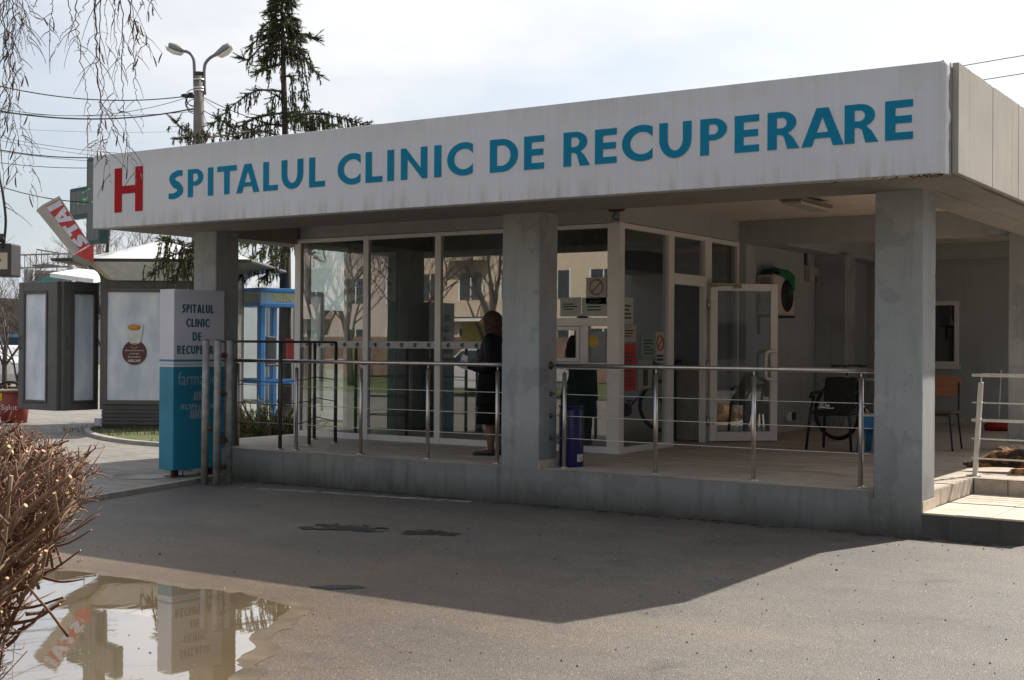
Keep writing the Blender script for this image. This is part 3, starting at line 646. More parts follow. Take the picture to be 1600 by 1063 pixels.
# ================================================================== stainless railings
ZP = .352
def railing(posts, x0, x1, y, label, grp='front railings of the entrance platform', caps=()):
    t = thing('railing', ((x0+x1)/2, y, ZP), label, 'railing', grp)
    b = MB(); b.tube([(x0, y, 1.355), (x1, y, 1.355)], .0205, 12); b.build('handrail', m_steel, t)
    for x in posts:
        b = MB(); b.tube([(x, y, ZP+.012), (x, y, 1.285)], .0205, 12); p = b.build('post', m_steel, t)
        b = MB(); b.lathe((x, y, ZP), [(.048, 0), (.048, .008), (.024, .014), (.022, .02)], 16); b.build('base_plate', m_steel_sat, p)
        b = MB(); b.tube([(x, y, 1.284), (x, y, 1.338)], .0065, 8); b.build('pin', m_steel_sat, p)
    for z in (1.075, .862, .645):
        b = MB(); n = 16; b.tube([(x0+(x1-x0)*i/n, y, z-.004*math.sin(PI*i/n)) for i in range(n+1)], .0045, 6); b.build('cable', m_steel_sat, t)
    for x, s in caps:
        for z, r_ in ((1.355, .042), (1.075, .026), (.862, .026), (.645, .026)):
            b = MB(); b.lathe((x, y, z), [(r_, 0), (r_, .006), (r_*.75, .014), (r_*.35, .028), (.006, .05)], 14, 0, (s, 0, 0)); b.build('wall_socket', m_steel_dark, t)
    return t
railing((-10.13, -9.19, -8.28, -7.40), -11.1, -7.212, 11.0, 'stainless railing with steel cables between the left and middle pillars')
railing((-6.61, -5.61, -4.63, -3.65), -6.70, -3.472, 11.0, 'stainless railing with steel cables between the middle and right pillars', caps=((-6.768, 1),))
# side rail and its narrow barrier at the left entrance
t = thing('barrier_rail', (-10.4, 11.5, ZP), 'dark taller barrier rail standing crosswise at the left end of the platform', 'railing')
pp = [(-10.34, 10.96), (-10.46, 11.58), (-10.49, 12.08), (-11.10, 12.38)]
for i, (x, y) in enumerate(pp):
    b = MB(); b.tube([(x, y, ZP+.01), (x, y, 1.57)], .022, 10); p = b.build('post', M('post_yellowed', (.20, .16, .07), .5, .6) if i == 1 else m_steel_dark, t)
    b = MB(); b.lathe((x, y, ZP), [(.05, 0), (.05, .008), (.024, .014)], 14); b.build('base_plate', m_steel_sat, p)
b = MB()
b.tube([(-10.62, 10.24, 1.575), (-10.34, 10.96, 1.575), (-10.46, 11.58, 1.575), (-10.49, 12.08, 1.575)], .014, 8)
b.tube([(-10.46, 11.58, 1.575), (-11.10, 12.38, 1.575)], .014, 8); b.build('top_bar', m_steel_dark, t)
for z in (1.12, .86, .62):
    b = MB(); b.tube([(-11.17, 11.12, z), (-10.34, 10.96, z-.01), (-10.46, 11.58, z+.02), (-11.10, 12.38, z+.02), (-10.49, 12.08, z)], .006, 6); b.build('cable', m_steel_dark, t)
b = MB(); b.tube([(-11.17, 11.12, ZP), (-11.17, 11.12, 1.32)], .022, 10); b.build('post', m_steel, t)
# flat-bar railing on the right, leaning a little
t = thing('ramp_railing', (-3.12, 12.69, ZP), 'flat-bar steel railing behind the sleeping dog at the right edge', 'railing')
for k, x in enumerate((-3.115, -1.7)):
    b = MB(); b.obox((x-.022, 12.67, ZP+.01), (.044, 0, 0), (0, .044, 0), (.045, .02, .87)); p = b.build('post', m_steel_sat, t, .004)
    b = MB(); b.box(x-.07, x+.07, 12.63, 12.76, ZP, ZP+.012); b.build('base_plate', m_steel_sat, p, .003)
    b = MB(); b.tube([(x+.045, 12.71, 1.23), (x+.048, 12.71, 1.285)], .007, 8); b.build('pin', m_steel_sat, p)
b = MB(); b.box(-3.15, -1.55, 12.685, 12.735, 1.285, 1.315); b.build('handrail', m_steel_sat, t, .004)
for z, h in ((1.04, .012), (.875, .026), (.70, .012), (.515, .014)):
    b = MB(); b.box(-3.155, -1.55, 12.708, 12.722, z-h/2, z+h/2); b.build('bar', m_steel_sat, t, .002)

# ================================================================== things on the platform
def rod(b, p, q, r, n=8, m=0): b.tube([p, q], r, n, m)
# litter bin
t = thing('litter_bin', (-6.655, 11.21, ZP), 'dark blue round litter bin with a torn white sticker beside the middle pillar', 'bin')
c = Vector((-6.655, 11.215, ZP)); b = MB()
b.lathe(c, [(.118, 0), (.122, .01), (.122, .52), (.117, .545), (.114, .585), (.122, .592), (.124, .602), (.112, .606), (.108, .56), (.10, .54)], 32); b.build('body', M('dark_blue_enamel', (.008, .012, .085), .3, 0, .2, 6), t)
b = MB(); v = (CAM-c); v.z = 0; v.normalize(); a0 = math.atan2(v.y, v.x)+.5
for i in range(6):
    a, a2 = a0-.0+i*.13, a0+(i+1)*.13; z0, z1 = .05+.006*(i % 2), .13-.004*(i % 3)
    P = lambda a, z: c+Vector((math.cos(a)*.1235, math.sin(a)*.1235, z)); b.quad(P(a, z0), P(a2, z0), P(a2, z1), P(a, z1))
b.build('sticker', M('torn_label', (.5, .5, .5), .8, 0, .6, 60, col2=(.7, .7, .7)), t)
# outdoor air-conditioning unit
t = thing('air_conditioner', (-6.83, 16.97, 1.98), 'old white air conditioner unit on the wall above the open door', 'air conditioner')
m_ac = M('aged_white_enamel', (.52, .47, .41), .5, 0, .12, 5); ax0, ax1, ay0, ay1, az0, az1 = -6.955, -6.70, 16.60, 17.34, 1.99, 2.53
b = MB(); b.box(ax0, ax1, ay0, ay1, az0, az1); b.build('case', m_ac, t, .015)
fc = Vector((ax1+.001, 17.06, 2.26))
b = MB(); b.lathe(fc, [(.225, 0), (.225, .006), (.19, .008), (.19, .002), (.01, .002)], 32, 0, (1, 0, 0)); g = b.build('fan_opening', m_black, t)
b = MB()
for k in range(1, 9): b.torus(fc+Vector((.012, 0, 0)), (1, 0, 0), .025*k, .0025, 28, 5)
for k in range(12): a = k*PI/6; d = Vector((0, math.cos(a), math.sin(a))); rod(b, fc+d*.02+Vector((.014, 0, 0)), fc+d*.21+Vector((.014, 0, 0)), .0022, 5)
b.build('fan_guard', m_steel_dark, g)
b = MB()
for k in range(7): b.box(ax0+.05, ax1-.05, ay0-.004, ay0+.001, 2.36+k*.02, 2.368+k*.02)
b.build('louvre', m_dark, t)
for y_ in (ay0+.05, ay1-.09): b = MB(); b.box(ax0-.01, ax1+.03, y_, y_+.04, 1.955, 1.985); b.box(ax0-.012, ax0+.02, y_, y_+.04, 1.72, 1.955); b.build('bracket', m_dark, t)
b = MB(); b.tube(smooth_path([(-6.88, ay0-.005, 2.22), (-6.86, ay0-.12, 2.30), (-6.87, ay0-.25, 2.28), (-6.9, ay0-.36, 2.18), (-6.95, ay0-.42, 2.1)], 5), .022, 8); b.tube(smooth_path([(-6.85, ay0-.005, 2.16), (-6.83, ay0-.10, 2.10), (-6.84, ay0-.16, 2.18)], 5), .014, 8); b.build('hose', M('hose_wrap', (.42, .39, .35), .8), t)
b = MB(); n0 = None; rows = []
for i in range(13):                        # cloth lying on the unit and hanging over its front
    u = i/12; row = []
    for j in range(13):
        w = j/12; y = 16.72+.55*w+.03*noise.noise(Vector((u*3, w*3, 1))); d = u*.42
        if d < .26: x, z = -6.95+d, 2.545+.09*max(0, math.sin(PI*w))*(.5+.5*noise.noise(Vector((u*2, w*2.5, 4))))+.02
        else: x, z = -6.675+.012*noise.noise(Vector((u*5, w*6, 2))), 2.56-(d-.26)*(.3+1.2*w*w)
        row.append((x, y, z))
    rows.append(b.add(row))
for p, q in zip(rows, rows[1:]):
    for j in range(12): b.face((p+j, p+j+1, q+j+1, q+j), 0, True)
o = b.build('green_cloth', M('green_cloth', (.004, .16, .05), .8, 0, .3, 8), None, origin=(-6.83, 17, 2.53)); sd = o.modifiers.new('thick', 'SOLIDIFY'); sd.thickness = .006
tag(o, 'crumpled green cloth lying over the top of the air conditioner', 'cloth')
# electric boxes, socket, small camera
t = thing('electric_box', (-6.95, 18.7, 2.5), 'small grey electric boxes high on the wall right of the air conditioner', 'electric box')
b = MB(); b.box(-6.968, -6.88, 18.42, 18.62, 2.52, 2.76); b.build('case', M('box_grey', (.36, .35, .33), .6), t, .01); b = MB(); b.box(-6.968, -6.91, 18.68, 18.86, 2.62, 2.75); b.build('case', M('box_grey', (.36, .35, .33), .6), t, .01)
b = MB(); b.box(-6.968, -6.93, 18.40, 18.45, 2.76, 2.93); b.box(-6.968, -6.92, 18.62, 18.80, 2.53, 2.60); b.build('conduit', m_dark, t, .005)
t = thing('wall_socket_box', (-6.95, 17.83, .5), 'white socket box low on the side wall behind the open door', 'socket')
b = MB(); b.box(-6.97, -6.915, 17.70, 17.83, .50, .63); b.build('case', m_white, t, .01)
b = MB(); b.box(-6.97, -6.90, 17.835, 17.95, .51, .62); b.build('cover', m_black, t, .01)
t = thing('security_camera', (-6.93, 12.70, 3.05), 'small rusty lamp bracket under the soffit at the corner of the glazing', 'lamp bracket')
b = MB(); b.box(-7.06, -6.92, 12.66, 12.765, 3.04, 3.12); b.lathe((-6.90, 12.68, 3.07), [(.03, -.06), (.045, 0), (.035, .02)], 12, 0, (.6, -.6, -.4)); b.build('body', m_rust, t, .008)
b = MB(); b.tube(smooth_path([(-7.0, 12.74, 3.04), (-7.04, 12.73, 2.98), (-7.0, 12.735, 2.95), (-6.96, 12.735, 2.96)], 4), .007, 6); b.build('wire', m_black, t)

# wooden school chair in front of the back room
def school_chair(cx, cy, label):
    t = thing('wooden_chair', (cx, cy, ZP), label, 'chair'); mw = M('varnished_plywood', (.21, .08, .027), .4, 0, .25, 3, 0, 80, (1, 1, 8)); ml = M('chair_tube', (.012, .011, .011), .4, .3)
    b = MB(); b.box(cx-.19, cx+.19, cy-.19, cy+.19, .79, .806); b.build('seat', mw, t, .006)
    b = MB(); n = 12; out = []
    prof = [(-.19, .05), (-.19, .13), (-.185, .20), (-.15, .24), (-.05, .255), (.05, .255), (.15, .24), (.185, .20), (.19, .13), (.19, .05), (.17, .01), (0, 0), (-.17, .01)]
    b.prism([(cx+x, cy+.215+z*.12, .965+z) for x, z in prof], (0, .014, 0)); b.build('backrest', mw, t, .004)
    for s in (-1, 1):
        b = MB(); b.tube(smooth_path([(cx+s*.215, cy-.23, ZP), (cx+s*.185, cy-.20, .60), (cx+s*.165, cy-.185, .755), (cx+s*.16, cy-.15, .775), (cx+s*.16, cy+.15, .775)], 5), .0115, 8); b.build('leg', ml, t)
        b = MB(); b.tube([(cx+s*.20, cy+.24, ZP), (cx+s*.165, cy+.19, .77)], .0115, 8); b.build('leg', ml, t)
        b = MB(); b.tube(smooth_path([(cx+s*.155, cy-.1, .785), (cx+s*.165, cy+.12, .785), (cx+s*.17, cy+.205, .83), (cx+s*.17, cy+.21, .95), (cx+s*.165, cy+.235, 1.14)], 5), .0115, 8); b.build('upright', ml, t)
    b = MB(); b.box(cx-.175, cx+.175, cy-.20, cy-.185, .755, .79); b.box(cx-.175, cx+.175, cy+.17, cy+.185, .762, .79); b.build('rail', ml, t)
school_chair(-4.28, 15.75, 'wooden school chair with black tube legs right of the front right pillar')
# black chair with a dark jacket over it
cx, cy = -5.23, 14.92
t = thing('black_chair', (cx, cy, ZP), 'black metal visitor chair standing in front of the bicycle', 'chair'); ml = M('black_tube', (.014, .014, .015), .4, .2)
for s, tx in ((-1, -.30), (1, .24)):
    b = MB(); b.tube([(cx+tx, cy-.22, ZP), (cx+tx*.86, cy-.2, .80), (cx+tx*.86, cy-.1, .98)], .017, 8); b.build('leg', ml, t)
    b = MB(); b.tube([(cx+tx*.85, cy+.24, ZP), (cx+tx*.78, cy+.22, .80), (cx+tx*.78, cy+.27, 1.17)], .017, 8); b.build('leg', ml, t)
    b = MB(); b.tube(smooth_path([(cx+tx*.86, cy-.2, .97), (cx+tx*.87, cy-.1, 1.02), (cx+tx*.8, cy+.2, 1.02)], 5), .02, 8); b.build('armrest', ml, t)
b = MB(); b.box(cx-.24, cx+.20, cy-.22, cy+.22, .76, .82); b.build('seat', m_black, t, .03)
b = MB(); b.box(cx-.11, cx+.20, cy+.20, cy+.25, .88, 1.17); b.build('backrest', m_black, t, .02)
jk = MB(); rows = []
for i in range(15):
    u = i/14; row = []
    for j in range(12):
        w = j/11; wv = .016*noise.noise(Vector((u*4, w*4, 8)))
        x = cx-.10+.37*w+.02*math.sin(u*5)-(.06 if u < .35 else 0)
        if u < .45: y, z = cy-.235+wv*1.2-.02*u, .78+u/.45*.10-.035*(1-w)*(1-u)
        else: y, z = cy-.245+(u-.45)*.35+wv, .88+(u-.45)*.60+wv
        row.append((x, y, z-.02*abs(w-.5)*(u > .9)))
    rows.append(jk.add(row))
for p, q in zip(rows, rows[1:]):
    for j in range(11): jk.face((p+j, p+j+1, q+j+1, q+j), 0, True)
jo = jk.build('dark_jacket', M('black_cloth', (.012, .012, .014), .85, 0, .3, 20), None, origin=(cx, cy, .8)); jo.modifiers.new('thick', 'SOLIDIFY').thickness = .02
tag(jo, 'black jacket with small white lettering thrown over the black chair', 'jacket')
tm = join_meshes('lettering', [text_mesh('KOne', .115, .055, ((cx-.055, cy-.272, .885), (1, 0, 0), (0, .1, .99)), 'a', .01)]); put(tm, m_white, jo)
b = MB(); b.tube(smooth_path([(cx-.14, cy-.268, .852), (cx-.09, cy-.275, .858), (cx-.02, cy-.272, .848), (cx+.05, cy-.274, .852)], 4), .006, 5); b.build('underline', m_white, jo)
# blue plastic stool
t = thing('plastic_stool', (-4.72, 14.85, ZP), 'blue plastic stool with a white top left of the front right pillar', 'stool'); mbl = M('blue_plastic', (.015, .16, .42), .45, 0, .12, 3)
b = MB(); b.box(-4.91, -4.53, 14.67, 15.03, .765, .79); b.build('top', M('white_plastic', (.6, .58, .55), .5), t, .01)
b = MB(); b.box(-4.90, -4.54, 14.68, 15.02, .62, .765); b.build('apron', mbl, t, .008)
for sx, sy in ((-1, -1), (1, -1), (-1, 1), (1, 1)):
    b = MB(); px, py = -4.72+sx*.145, 14.85+sy*.135; b.loft([((px+sx*.03, py+sy*.03, ZP), (.035, 0, 0), (0, .035, 0)), ((px, py, .63), (.045, 0, 0), (0, .045, 0))], 8); b.build('leg', mbl, t)
# bicycle against the back
def bicycle(o, d, label, dark=True, grp=None):
    o = Vector(o); d = Vector(d).normalized(); z = Vector((0, 0, 1)); s = z.cross(d)
    t = thing('bicycle', o, label, 'bicycle', grp); tyre = M('tyre_rubber', (.012, .012, .012), .8); fr = M('bicycle_frame', (.05, .052, .055) if dark else (.25, .25, .26), .35, .5)
    r_ = .372; P = lambda u, h, k=0: o+d*u+z*h+s*k
    for u in (0, 1.05):
        b = MB(); b.torus(P(u, r_), s, r_-.02, .02, 40, 8); w = b.build('wheel', tyre, t)
        b = MB(); b.torus(P(u, r_), s, r_-.045, .010, 40, 6); b.lathe(P(u, r_, -.03), [(.025, 0), (.03, .03), (.025, .06)], 10, 0, s)
        b.build('rim', m_steel_dark, w)
        b = MB()
        for k in range(18): a = k*2*PI/18; rod(b, P(u, r_)+s*.02*(1 if k % 2 else -1), P(u, r_)+(d*math.cos(a)+z*math.sin(a))*(r_-.05), .0016, 4)
        b.build('spoke', m_steel_sat, w)
    b = MB()
    for p, q, rr_ in ((P(.16, .78), P(.62, .80), .019), (P(.18, .70), P(.55, .30), .022), (P(.55, .30), P(.66, .86), .018), (P(.16, .84), P(.19, .66), .022), (P(.62, .78, .02), P(1.05, r_, .05), .010), (P(.62, .78, -.02), P(1.05, r_, -.05), .010), (P(.55, .30, .02), P(1.05, r_, .05), .011), (P(.55, .30, -.02), P(1.05, r_, -.05), .011)): rod(b, p, q, rr_)
    b.build('frame', M('silver_frame', (.40, .40, .41), .35, .6), t)
    b = MB(); rod(b, P(.18, .66), P(.16, .60), .03)
    for k in (-.05, .05): b.tube([P(.17, .66, k), P(.10, .52, k), P(0, r_, k)], .014, 8)
    b.build('fork', m_black, t)
    b = MB(); rod(b, P(.16, .84), P(.13, .95), .016); b.tube(smooth_path([P(.20, .96, -.30), P(.14, .97, -.12), P(.10, .96, 0), P(.14, .97, .12), P(.20, .96, .30)], 5), .013, 8)
    for k in (-.27, .27): b.tube([P(.185, .963, k-.06), P(.185, .963, k+.06)], .019, 8)
    b.build('handlebar', m_black, t)
    b = MB(); b.loft([(P(.56, .90), s*.02, z*.012), (P(.62, .915), s*.03, z*.022), (P(.72, .92), s*.075, z*.03), (P(.80, .92), s*.06, z*.02)], 12); b.build('saddle', m_black, t)
    b = MB(); b.lathe(P(.55, .30, .05), [(.09, 0), (.09, .006)], 20, 0, s); rod(b, P(.55, .30, .06), P(.62, .16, .07), .01); b.obox(P(.58, .15, .07), d*.09, s*.08, z*.02); rod(b, P(.55, .30, -.06), P(.48, .44, -.07), .01); b.obox(P(.44, .43, -.15), d*.09, s*.08, z*.02); b.build('crank', m_steel_dark, t)
    return t
_b = at(1308, 640, 16.9); bicycle((_b.x, _b.y, ZP), (1, -.36, 0), 'dark bicycle leaning in the shade behind the black chair')
# long-handled red dustpan
t = thing('mop', (-4.53, 19.8, ZP), 'red floor duster with a thin white handle leaning behind the railing', 'mop')
b = MB(); b.loft([((-4.70, 19.72, ZP+.06), (.0, .07, 0), (0, 0, .05)), ((-4.64, 19.74, ZP+.07), (0, .10, 0), (0, 0, .07)), ((-4.53, 19.79, ZP+.075), (0, .11, 0), (0, 0, .075)), ((-4.42, 19.84, ZP+.07), (0, .10, 0), (0, 0, .065)), ((-4.37, 19.87, ZP+.06), (0, .06, 0), (0, 0, .045))], 12); b.build('head', M('red_fringe', (.26, .008, .01), .8, 0, .3, 40), t)
b = MB(); b.tube([(-4.53, 19.79, ZP+.10), (-4.53, 19.92, 1.18)], .011, 8); b.tube([(-4.53, 19.92, 1.18), (-4.53, 19.925, 1.24)], .015, 8); b.build('handle', m_white, t)
# notices taped on the glazing
m_paper = M('paper', (.42, .44, .42), .8, 0, .06); m_ink = M('ink', (.05, .05, .06), .7); m_redink = M('red_print', (.42, .03, .025), .6); m_greenp = M('green_leaflet', (.18, .27, .22), .7)
def notice(o, ax, w, h, paper, marks, label, cat='notice'):
    o, ax = Vector(o), Vector(ax); nrm = Vector((ax.y, -ax.x, 0)); z = Vector((0, 0, 1))
    t = thing('notice', o, label, cat, 'notices taped on the glazing')
    b = MB(); b.obox(o, ax*w, z*h, nrm*.0015); b.build('sheet', paper, t)
    b = MB()
    for u0, u1, v0, v1 in marks: b.obox(o+ax*(u0*w)+z*(v0*h)+nrm*.0017, ax*((u1-u0)*w), z*((v1-v0)*h), nrm*.0006)
    if marks: b.build('print', m_ink, t)
    return t, nrm
lines = lambda n, v0, v1, rr=random.Random(3): [((.12+rr.random()*.1), .62+rr.random()*.26, v0+(v1-v0)*i/n, v0+(v1-v0)*(i+.45)/n) for i in range(n)]
def banned(o, ax, nrm, r_):       # red ring with a slash
    z = Vector((0, 0, 1)); b = MB(); b.torus(o+nrm*.003, nrm, r_, r_*.11, 28, 6); a = (ax+z).normalized()
    b.tube([o-a*r_+nrm*.004, o+a*r_+nrm*.004], r_*.09, 6); return b
yg = YG+.026
t, nr = notice((-7.40, yg, 2.02), (1, 0, 0), .26, .30, m_paper, lines(2, .08, .30), 'white no-smoking notice high on the pane right of the middle pillar', 'notice')
banned(Vector((-7.27, yg, 2.21)), Vector((1, 0, 0)), nr, .085).build('ring', M('faded_red', (.42, .16, .14), .6), t)
notice((-7.74, yg, 1.885), (1, 0, 0), .27, .215, m_paper, lines(3, .35, .75), 'landscape white notice with handwriting above the hatch, left of the pair')
notice((-7.455, yg, 1.885), (1, 0, 0), .335, .21, m_paper, lines(3, .3, .8), 'landscape white notice above the hatch, right of the pair')
xs = XS-.034
notice((xs, 12.90, 1.80), (0, 1, 0), .26, .30, m_paper, lines(4, .2, .8), 'white sheet topmost on the glazed side beside the door')
notice((xs, 12.90, 1.60), (0, 1, 0), .33, .19, M('buff_paper', (.36, .34, .29), .8), lines(3, .3, .8), 'buff sheet above the red poster on the glazed side')
notice((xs, 12.90, 1.05), (0, 1, 0), .33, .53, m_redink, lines(10, .1, .85), 'red price poster on the glazed side beside the door', 'poster')
notice((xs, 13.34, 1.42), (0, 1, 0), .37, .27, m_greenp, lines(5, .15, .85), 'pale green leaflet right of the red poster')
notice((xs, 13.28, 1.06), (0, 1, 0), .36, .34, M('portrait_sheet', (.27, .29, .25), .7), [(.35, .68, .1, .8)], 'grey sheet with a dark figure below the green leaflet')
t, nr = notice((xs, 13.72, 1.36), (0, 1, 0), .22, .36, m_paper, [(.1, .9, .06, .14), (.1, .9, .18, .26)], 'small red-ringed prohibition notice beside the doorway')
banned(Vector((xs, 13.83, 1.59)), Vector((0, 1, 0)), nr, .085).build('ring', m_redink, t)
t, nr = notice((-7.34, yg, 1.37), (1, 0, 0), .2, .34, M('colour_poster', (.25, .27, .30), .6), [], 'small colourful poster beside the service hatch', 'poster')
b = MB(); b.lathe((-7.30, yg-.003, 1.60), [(.07, 0), (.07, .001)], 20, 0, (0, -1, 0)); b.build('yellow_print', M('yellow_print', (.55, .38, .04), .6), t)
# the big poster and furniture inside
t = thing('wall_poster', (-11.2, 13.65, .4), 'tall grey and green poster with dark lettering behind the second pane', 'poster')
b = MB(); b.box(-11.62, -10.80, 13.62, 13.67, .352, 2.78); b.build('panel', M('poster_grey', (.42, .43, .46), .7), t)
b = MB(); b.poly([(-11.62, 13.616, .352), (-10.80, 13.616, .352), (-10.80, 13.616, 2.1)]+[(-11.62+.82*(1-i/10), 13.616, 2.1+.12*math.sin(PI*i/10)) for i in range(11)]); b.build('green_field', M('poster_green', (.03, .15, .055), .6), t)
for s, w_, h, z in (('Prima', .36, .055, 2.655), ('generație', .66, .115, 2.54), ('creată pentru', .60, .05, 2.455), ('mai mare', .56, .09, 2.37), ('INTERFERINA!', .74, .085, 2.27)):
    put(text_mesh(s, w_, h, ((-10.86-w_ if s != 'Prima' else -11.36, 13.614, z), (1, 0, 0), (0, 0, 1)), 'a', .01, align='LEFT'), m_ink, t, 'lettering')
t = thing('shop_counter', (-8.6, 15.0, ZP), 'dark counter standing inside behind the pane left of the middle pillar', 'counter')
b = MB(); b.box(-9.55, -7.4, 14.6, 15.1, ZP, 1.35); b.build('body', M('counter_front', (.04, .075, .085), .5), t, .01)
b = MB(); b.box(-9.6, -7.35, 14.55, 15.15, 1.35, 1.39); b.build('top', m_dark, t, .01)
t = thing('display_cabinet', (-9.2, 16.3, ZP), 'tall grey cabinet inside the dark entrance room', 'cabinet')
b = MB(); b.box(-9.45, -8.2, 16.5, 17.0, ZP, 2.05); b.build('body', M('cabinet_dark', (.07, .075, .085), .5), t, .01)
for k in range(3):
    b = MB(); b.box(-9.42+k*.41, -9.04+k*.41, 16.475, 16.499, .45, 1.98); b.build('door', M('cabinet_door', (.16, .17, .18), .4), t, .005)
# ================================================================== left of the entrance
Z = Vector((0, 0, 1)); FH = Vector((VF.x, VF.y, 0)).normalized(); RH = Vector((VR.x, VR.y, 0)).normalized()
# blue and white pylon sign
c0 = at(270, 738, 14.57); c0.z = 0
ex = (at(351, 600, 15.12)-at(272, 600, 14.57)); ex.z = 0; PW = ex.length; ex.normalize(); ey = Vector((-ex.y, ex.x, 0))*1.0; PD = .26
pyl = thing('pylon_sign', c0+Vector((0, 0, .045)), 'white and teal pylon sign with hospital and pharmacy lettering beside three pipes', 'sign')
def pbox(b, u0, u1, v0, v1, z0, z1, m=0): b.obox(c0+ex*u0+ey*v0+Z*z0, ex*(u1-u0), ey*(v1-v0), Z*(z1-z0), m)
m_pw = M('pylon_white', (.60, .60, .66), .4, 0, .05, 2); m_pt = M('pylon_teal', (.012, .21, .32), .45, 0, .18, 1.6)
b = MB(); pbox(b, 0, PW, 0, PD, 1.315, 2.155); b.build('upper_panel', m_pw, pyl, .006)
b = MB(); pbox(b, 0, PW, 0, PD, .13, 1.315); b.build('lower_panel', m_pt, pyl, .006)
b = MB(); pbox(b, -.002, PW+.002, -.002, PD+.002, 1.345, 1.368); b.build('stripe', m_pt, pyl)
b = MB(); pbox(b, -.002, PW+.002, -.002, PD+.002, 1.285, 1.312); b.build('stripe', m_pw, pyl)
for u in (.12, PW-.12):
    b = MB(); pbox(b, u-.03, u+.03, .10, .16, .045, .13); pbox(b, u-.09, u+.09, .05, .21, .045, .057)
    for k in (-.07, .07): b.tube([c0+ex*(u+k)+ey*.07+Z*.05, c0+ex*(u+k)+ey*.07+Z*.105], .008, 6)
    b.build('foot', m_rust, pyl)
fr = lambda u, z: (c0+ex*u-ey*.0015+Z*z, ex, Z)
def gtext(txt, w, h, t, q, gap):      # one word in the outline letters, fitted to width w
    adv = {'I': .26, 'S': .62, 'P': .66, 'T': .74, 'A': .84, 'L': .56, 'U': .80, 'C': .80, 'N': .86, 'D': .86, 'E': .58, 'R': .80}
    tot = sum(adv[c]*h for c in txt)+gap*(len(txt)-1); k = w/tot; x = 0; out = []
    for c in txt:
        cw = adv[c]*h*k; cw2 = t if c == 'I' else cw
        for L in glyph(c, cw2, h, t, q): out.append([(px+x+(cw-cw2)/2, pz) for px, pz in L])
        x += cw+gap*k
    return out
m_tp = M('teal_print', (.008, .095, .17), .5)
for txt, u0, u1, z in (('SPITALUL', .11, .545, 1.895), ('CLINIC', .165, .49, 1.735), ('DE', .255, .375, 1.58), ('RECUPERARE', .045, .665, 1.43)):
    put(curve_mesh([[(x+u0, y+z) for x, y in L] for L in gtext(txt, u1-u0, .095, .020, .016, .014)], .001, fr(0, 0), 'lettering'), m_tp, pyl)
m_pl = M('pale_print', (.28, .36, .43), .5)
ms = [text_mesh('farmacie', .54, .145, fr(.06, 1.155), 'a', .0, align='LEFT'), text_mesh('ROPHARMA', .56, .062, fr(.09, .835), 'a', .025, align='LEFT', shear=.25)]
for z0, s in ((.905, 0), (.70, -.05)):
    b = MB()
    for k in range(6):
        u = .27+k*.034+s; b.prism([c0+ex*u-ey*.003+Z*z0, c0+ex*(u+.02)-ey*.003+Z*z0, c0+ex*(u+.04)-ey*.003+Z*(z0+.10), c0+ex*(u+.02)-ey*.003+Z*(z0+.10)], ey*.001)
    b.build('emblem', m_pl, pyl)
for me in ms: put(me, m_pl, pyl, 'lettering')
# three pipes of a folded gate
g0 = at(337, 753, 14.38); g0.z = .045
gate = thing('folded_gate', g0, 'three weathered grey pipes of a folded gate left of the platform', 'gate')
base = []
for i, (px, py, d) in enumerate(((319.5, 750, 14.35), (338, 753, 14.28), (357, 750, 14.42))):
    p = at(px, py, d); p.z = .0; base.append(p); q = at(px+2.5, 533, d); q.z = 1.585
    b = MB(); b.tube([p, q], .038, 14); po = b.build('pole', m_galv, gate)
    b = MB(); b.lathe(q, [(.040, 0), (.040, .006), (.02, .008)], 14); b.build('cap', m_rust, po)
for z in (.20, .62, 1.0, 1.42):
    k = 0 if z in (.62,) else 1
    b = MB(); p, q = base[1]+Z*z, base[2 if k else 0]+Z*z; b.tube([p, q], .014, 8); b.tube([p.lerp(q, .55)-Z*.03, p.lerp(q, .55)+Z*.03], .022, 8); b.build('hinge', m_rust, gate)
p = base[1].lerp(base[2], .45)-FH*.04+Z*.50
b = MB(); b.lathe(p, [(.045, -.015), (.05, 0), (.045, .015)], 16, 0, -FH); b.torus(p+Z*.05, -FH, .03, .007, 16, 6)
for k in range(10): b.torus(p+Z*(.02+.018*math.sin(k*1.7))+RH*(.05*math.sin(k*.9))-Z*.03, Vector((math.sin(k*2), math.cos(k*3), .3)), .018, .005, 10, 5)
b.build('padlock_chain', M('dark_iron', (.03, .035, .038), .6, .5), gate)

# ------------------------------------------------------------------ grey kiosk
KD = 22.9; K0 = at(157, 665, KD); K0.z = .045; KS = KD/F
def kp(u, v, z): return K0+RH*u-FH*v+Z*(z-.045)
def kz(y): return 1.55+(537-y)*KS
def ku(x): return (x-157)*KS
m_kg = M('kiosk_grey', (.10, .097, .094), .5, 0, .12, 3); m_kg2 = M('kiosk_dark_grey', (.075, .073, .071), .55, 0, .12, 3)
ki = thing('kiosk', K0, 'dark grey street kiosk with a white domed roof and a frosted window', 'kiosk')
KW, KB = 2.05, 2.2
def kbox(b, u0, u1, v0, v1, z0, z1, m=0): b.obox(kp(u0, v0, z0), RH*(u1-u0), -FH*(v1-v0), Z*(z1-z0), m)
b = MB(); kbox(b, -.02, KW, -KB, 0, .38, 2.63); b.build('body', m_kg, ki, .01)
b = MB()
for i in range(4): kbox(b, .03, KW-.03, .0, .05-.0*i, .12+i*.065, .178+i*.065)
kbox(b, .03, KW-.03, -KB, 0, .06, .38); b.build('plinth', m_kg2, ki, .004)
b = MB()
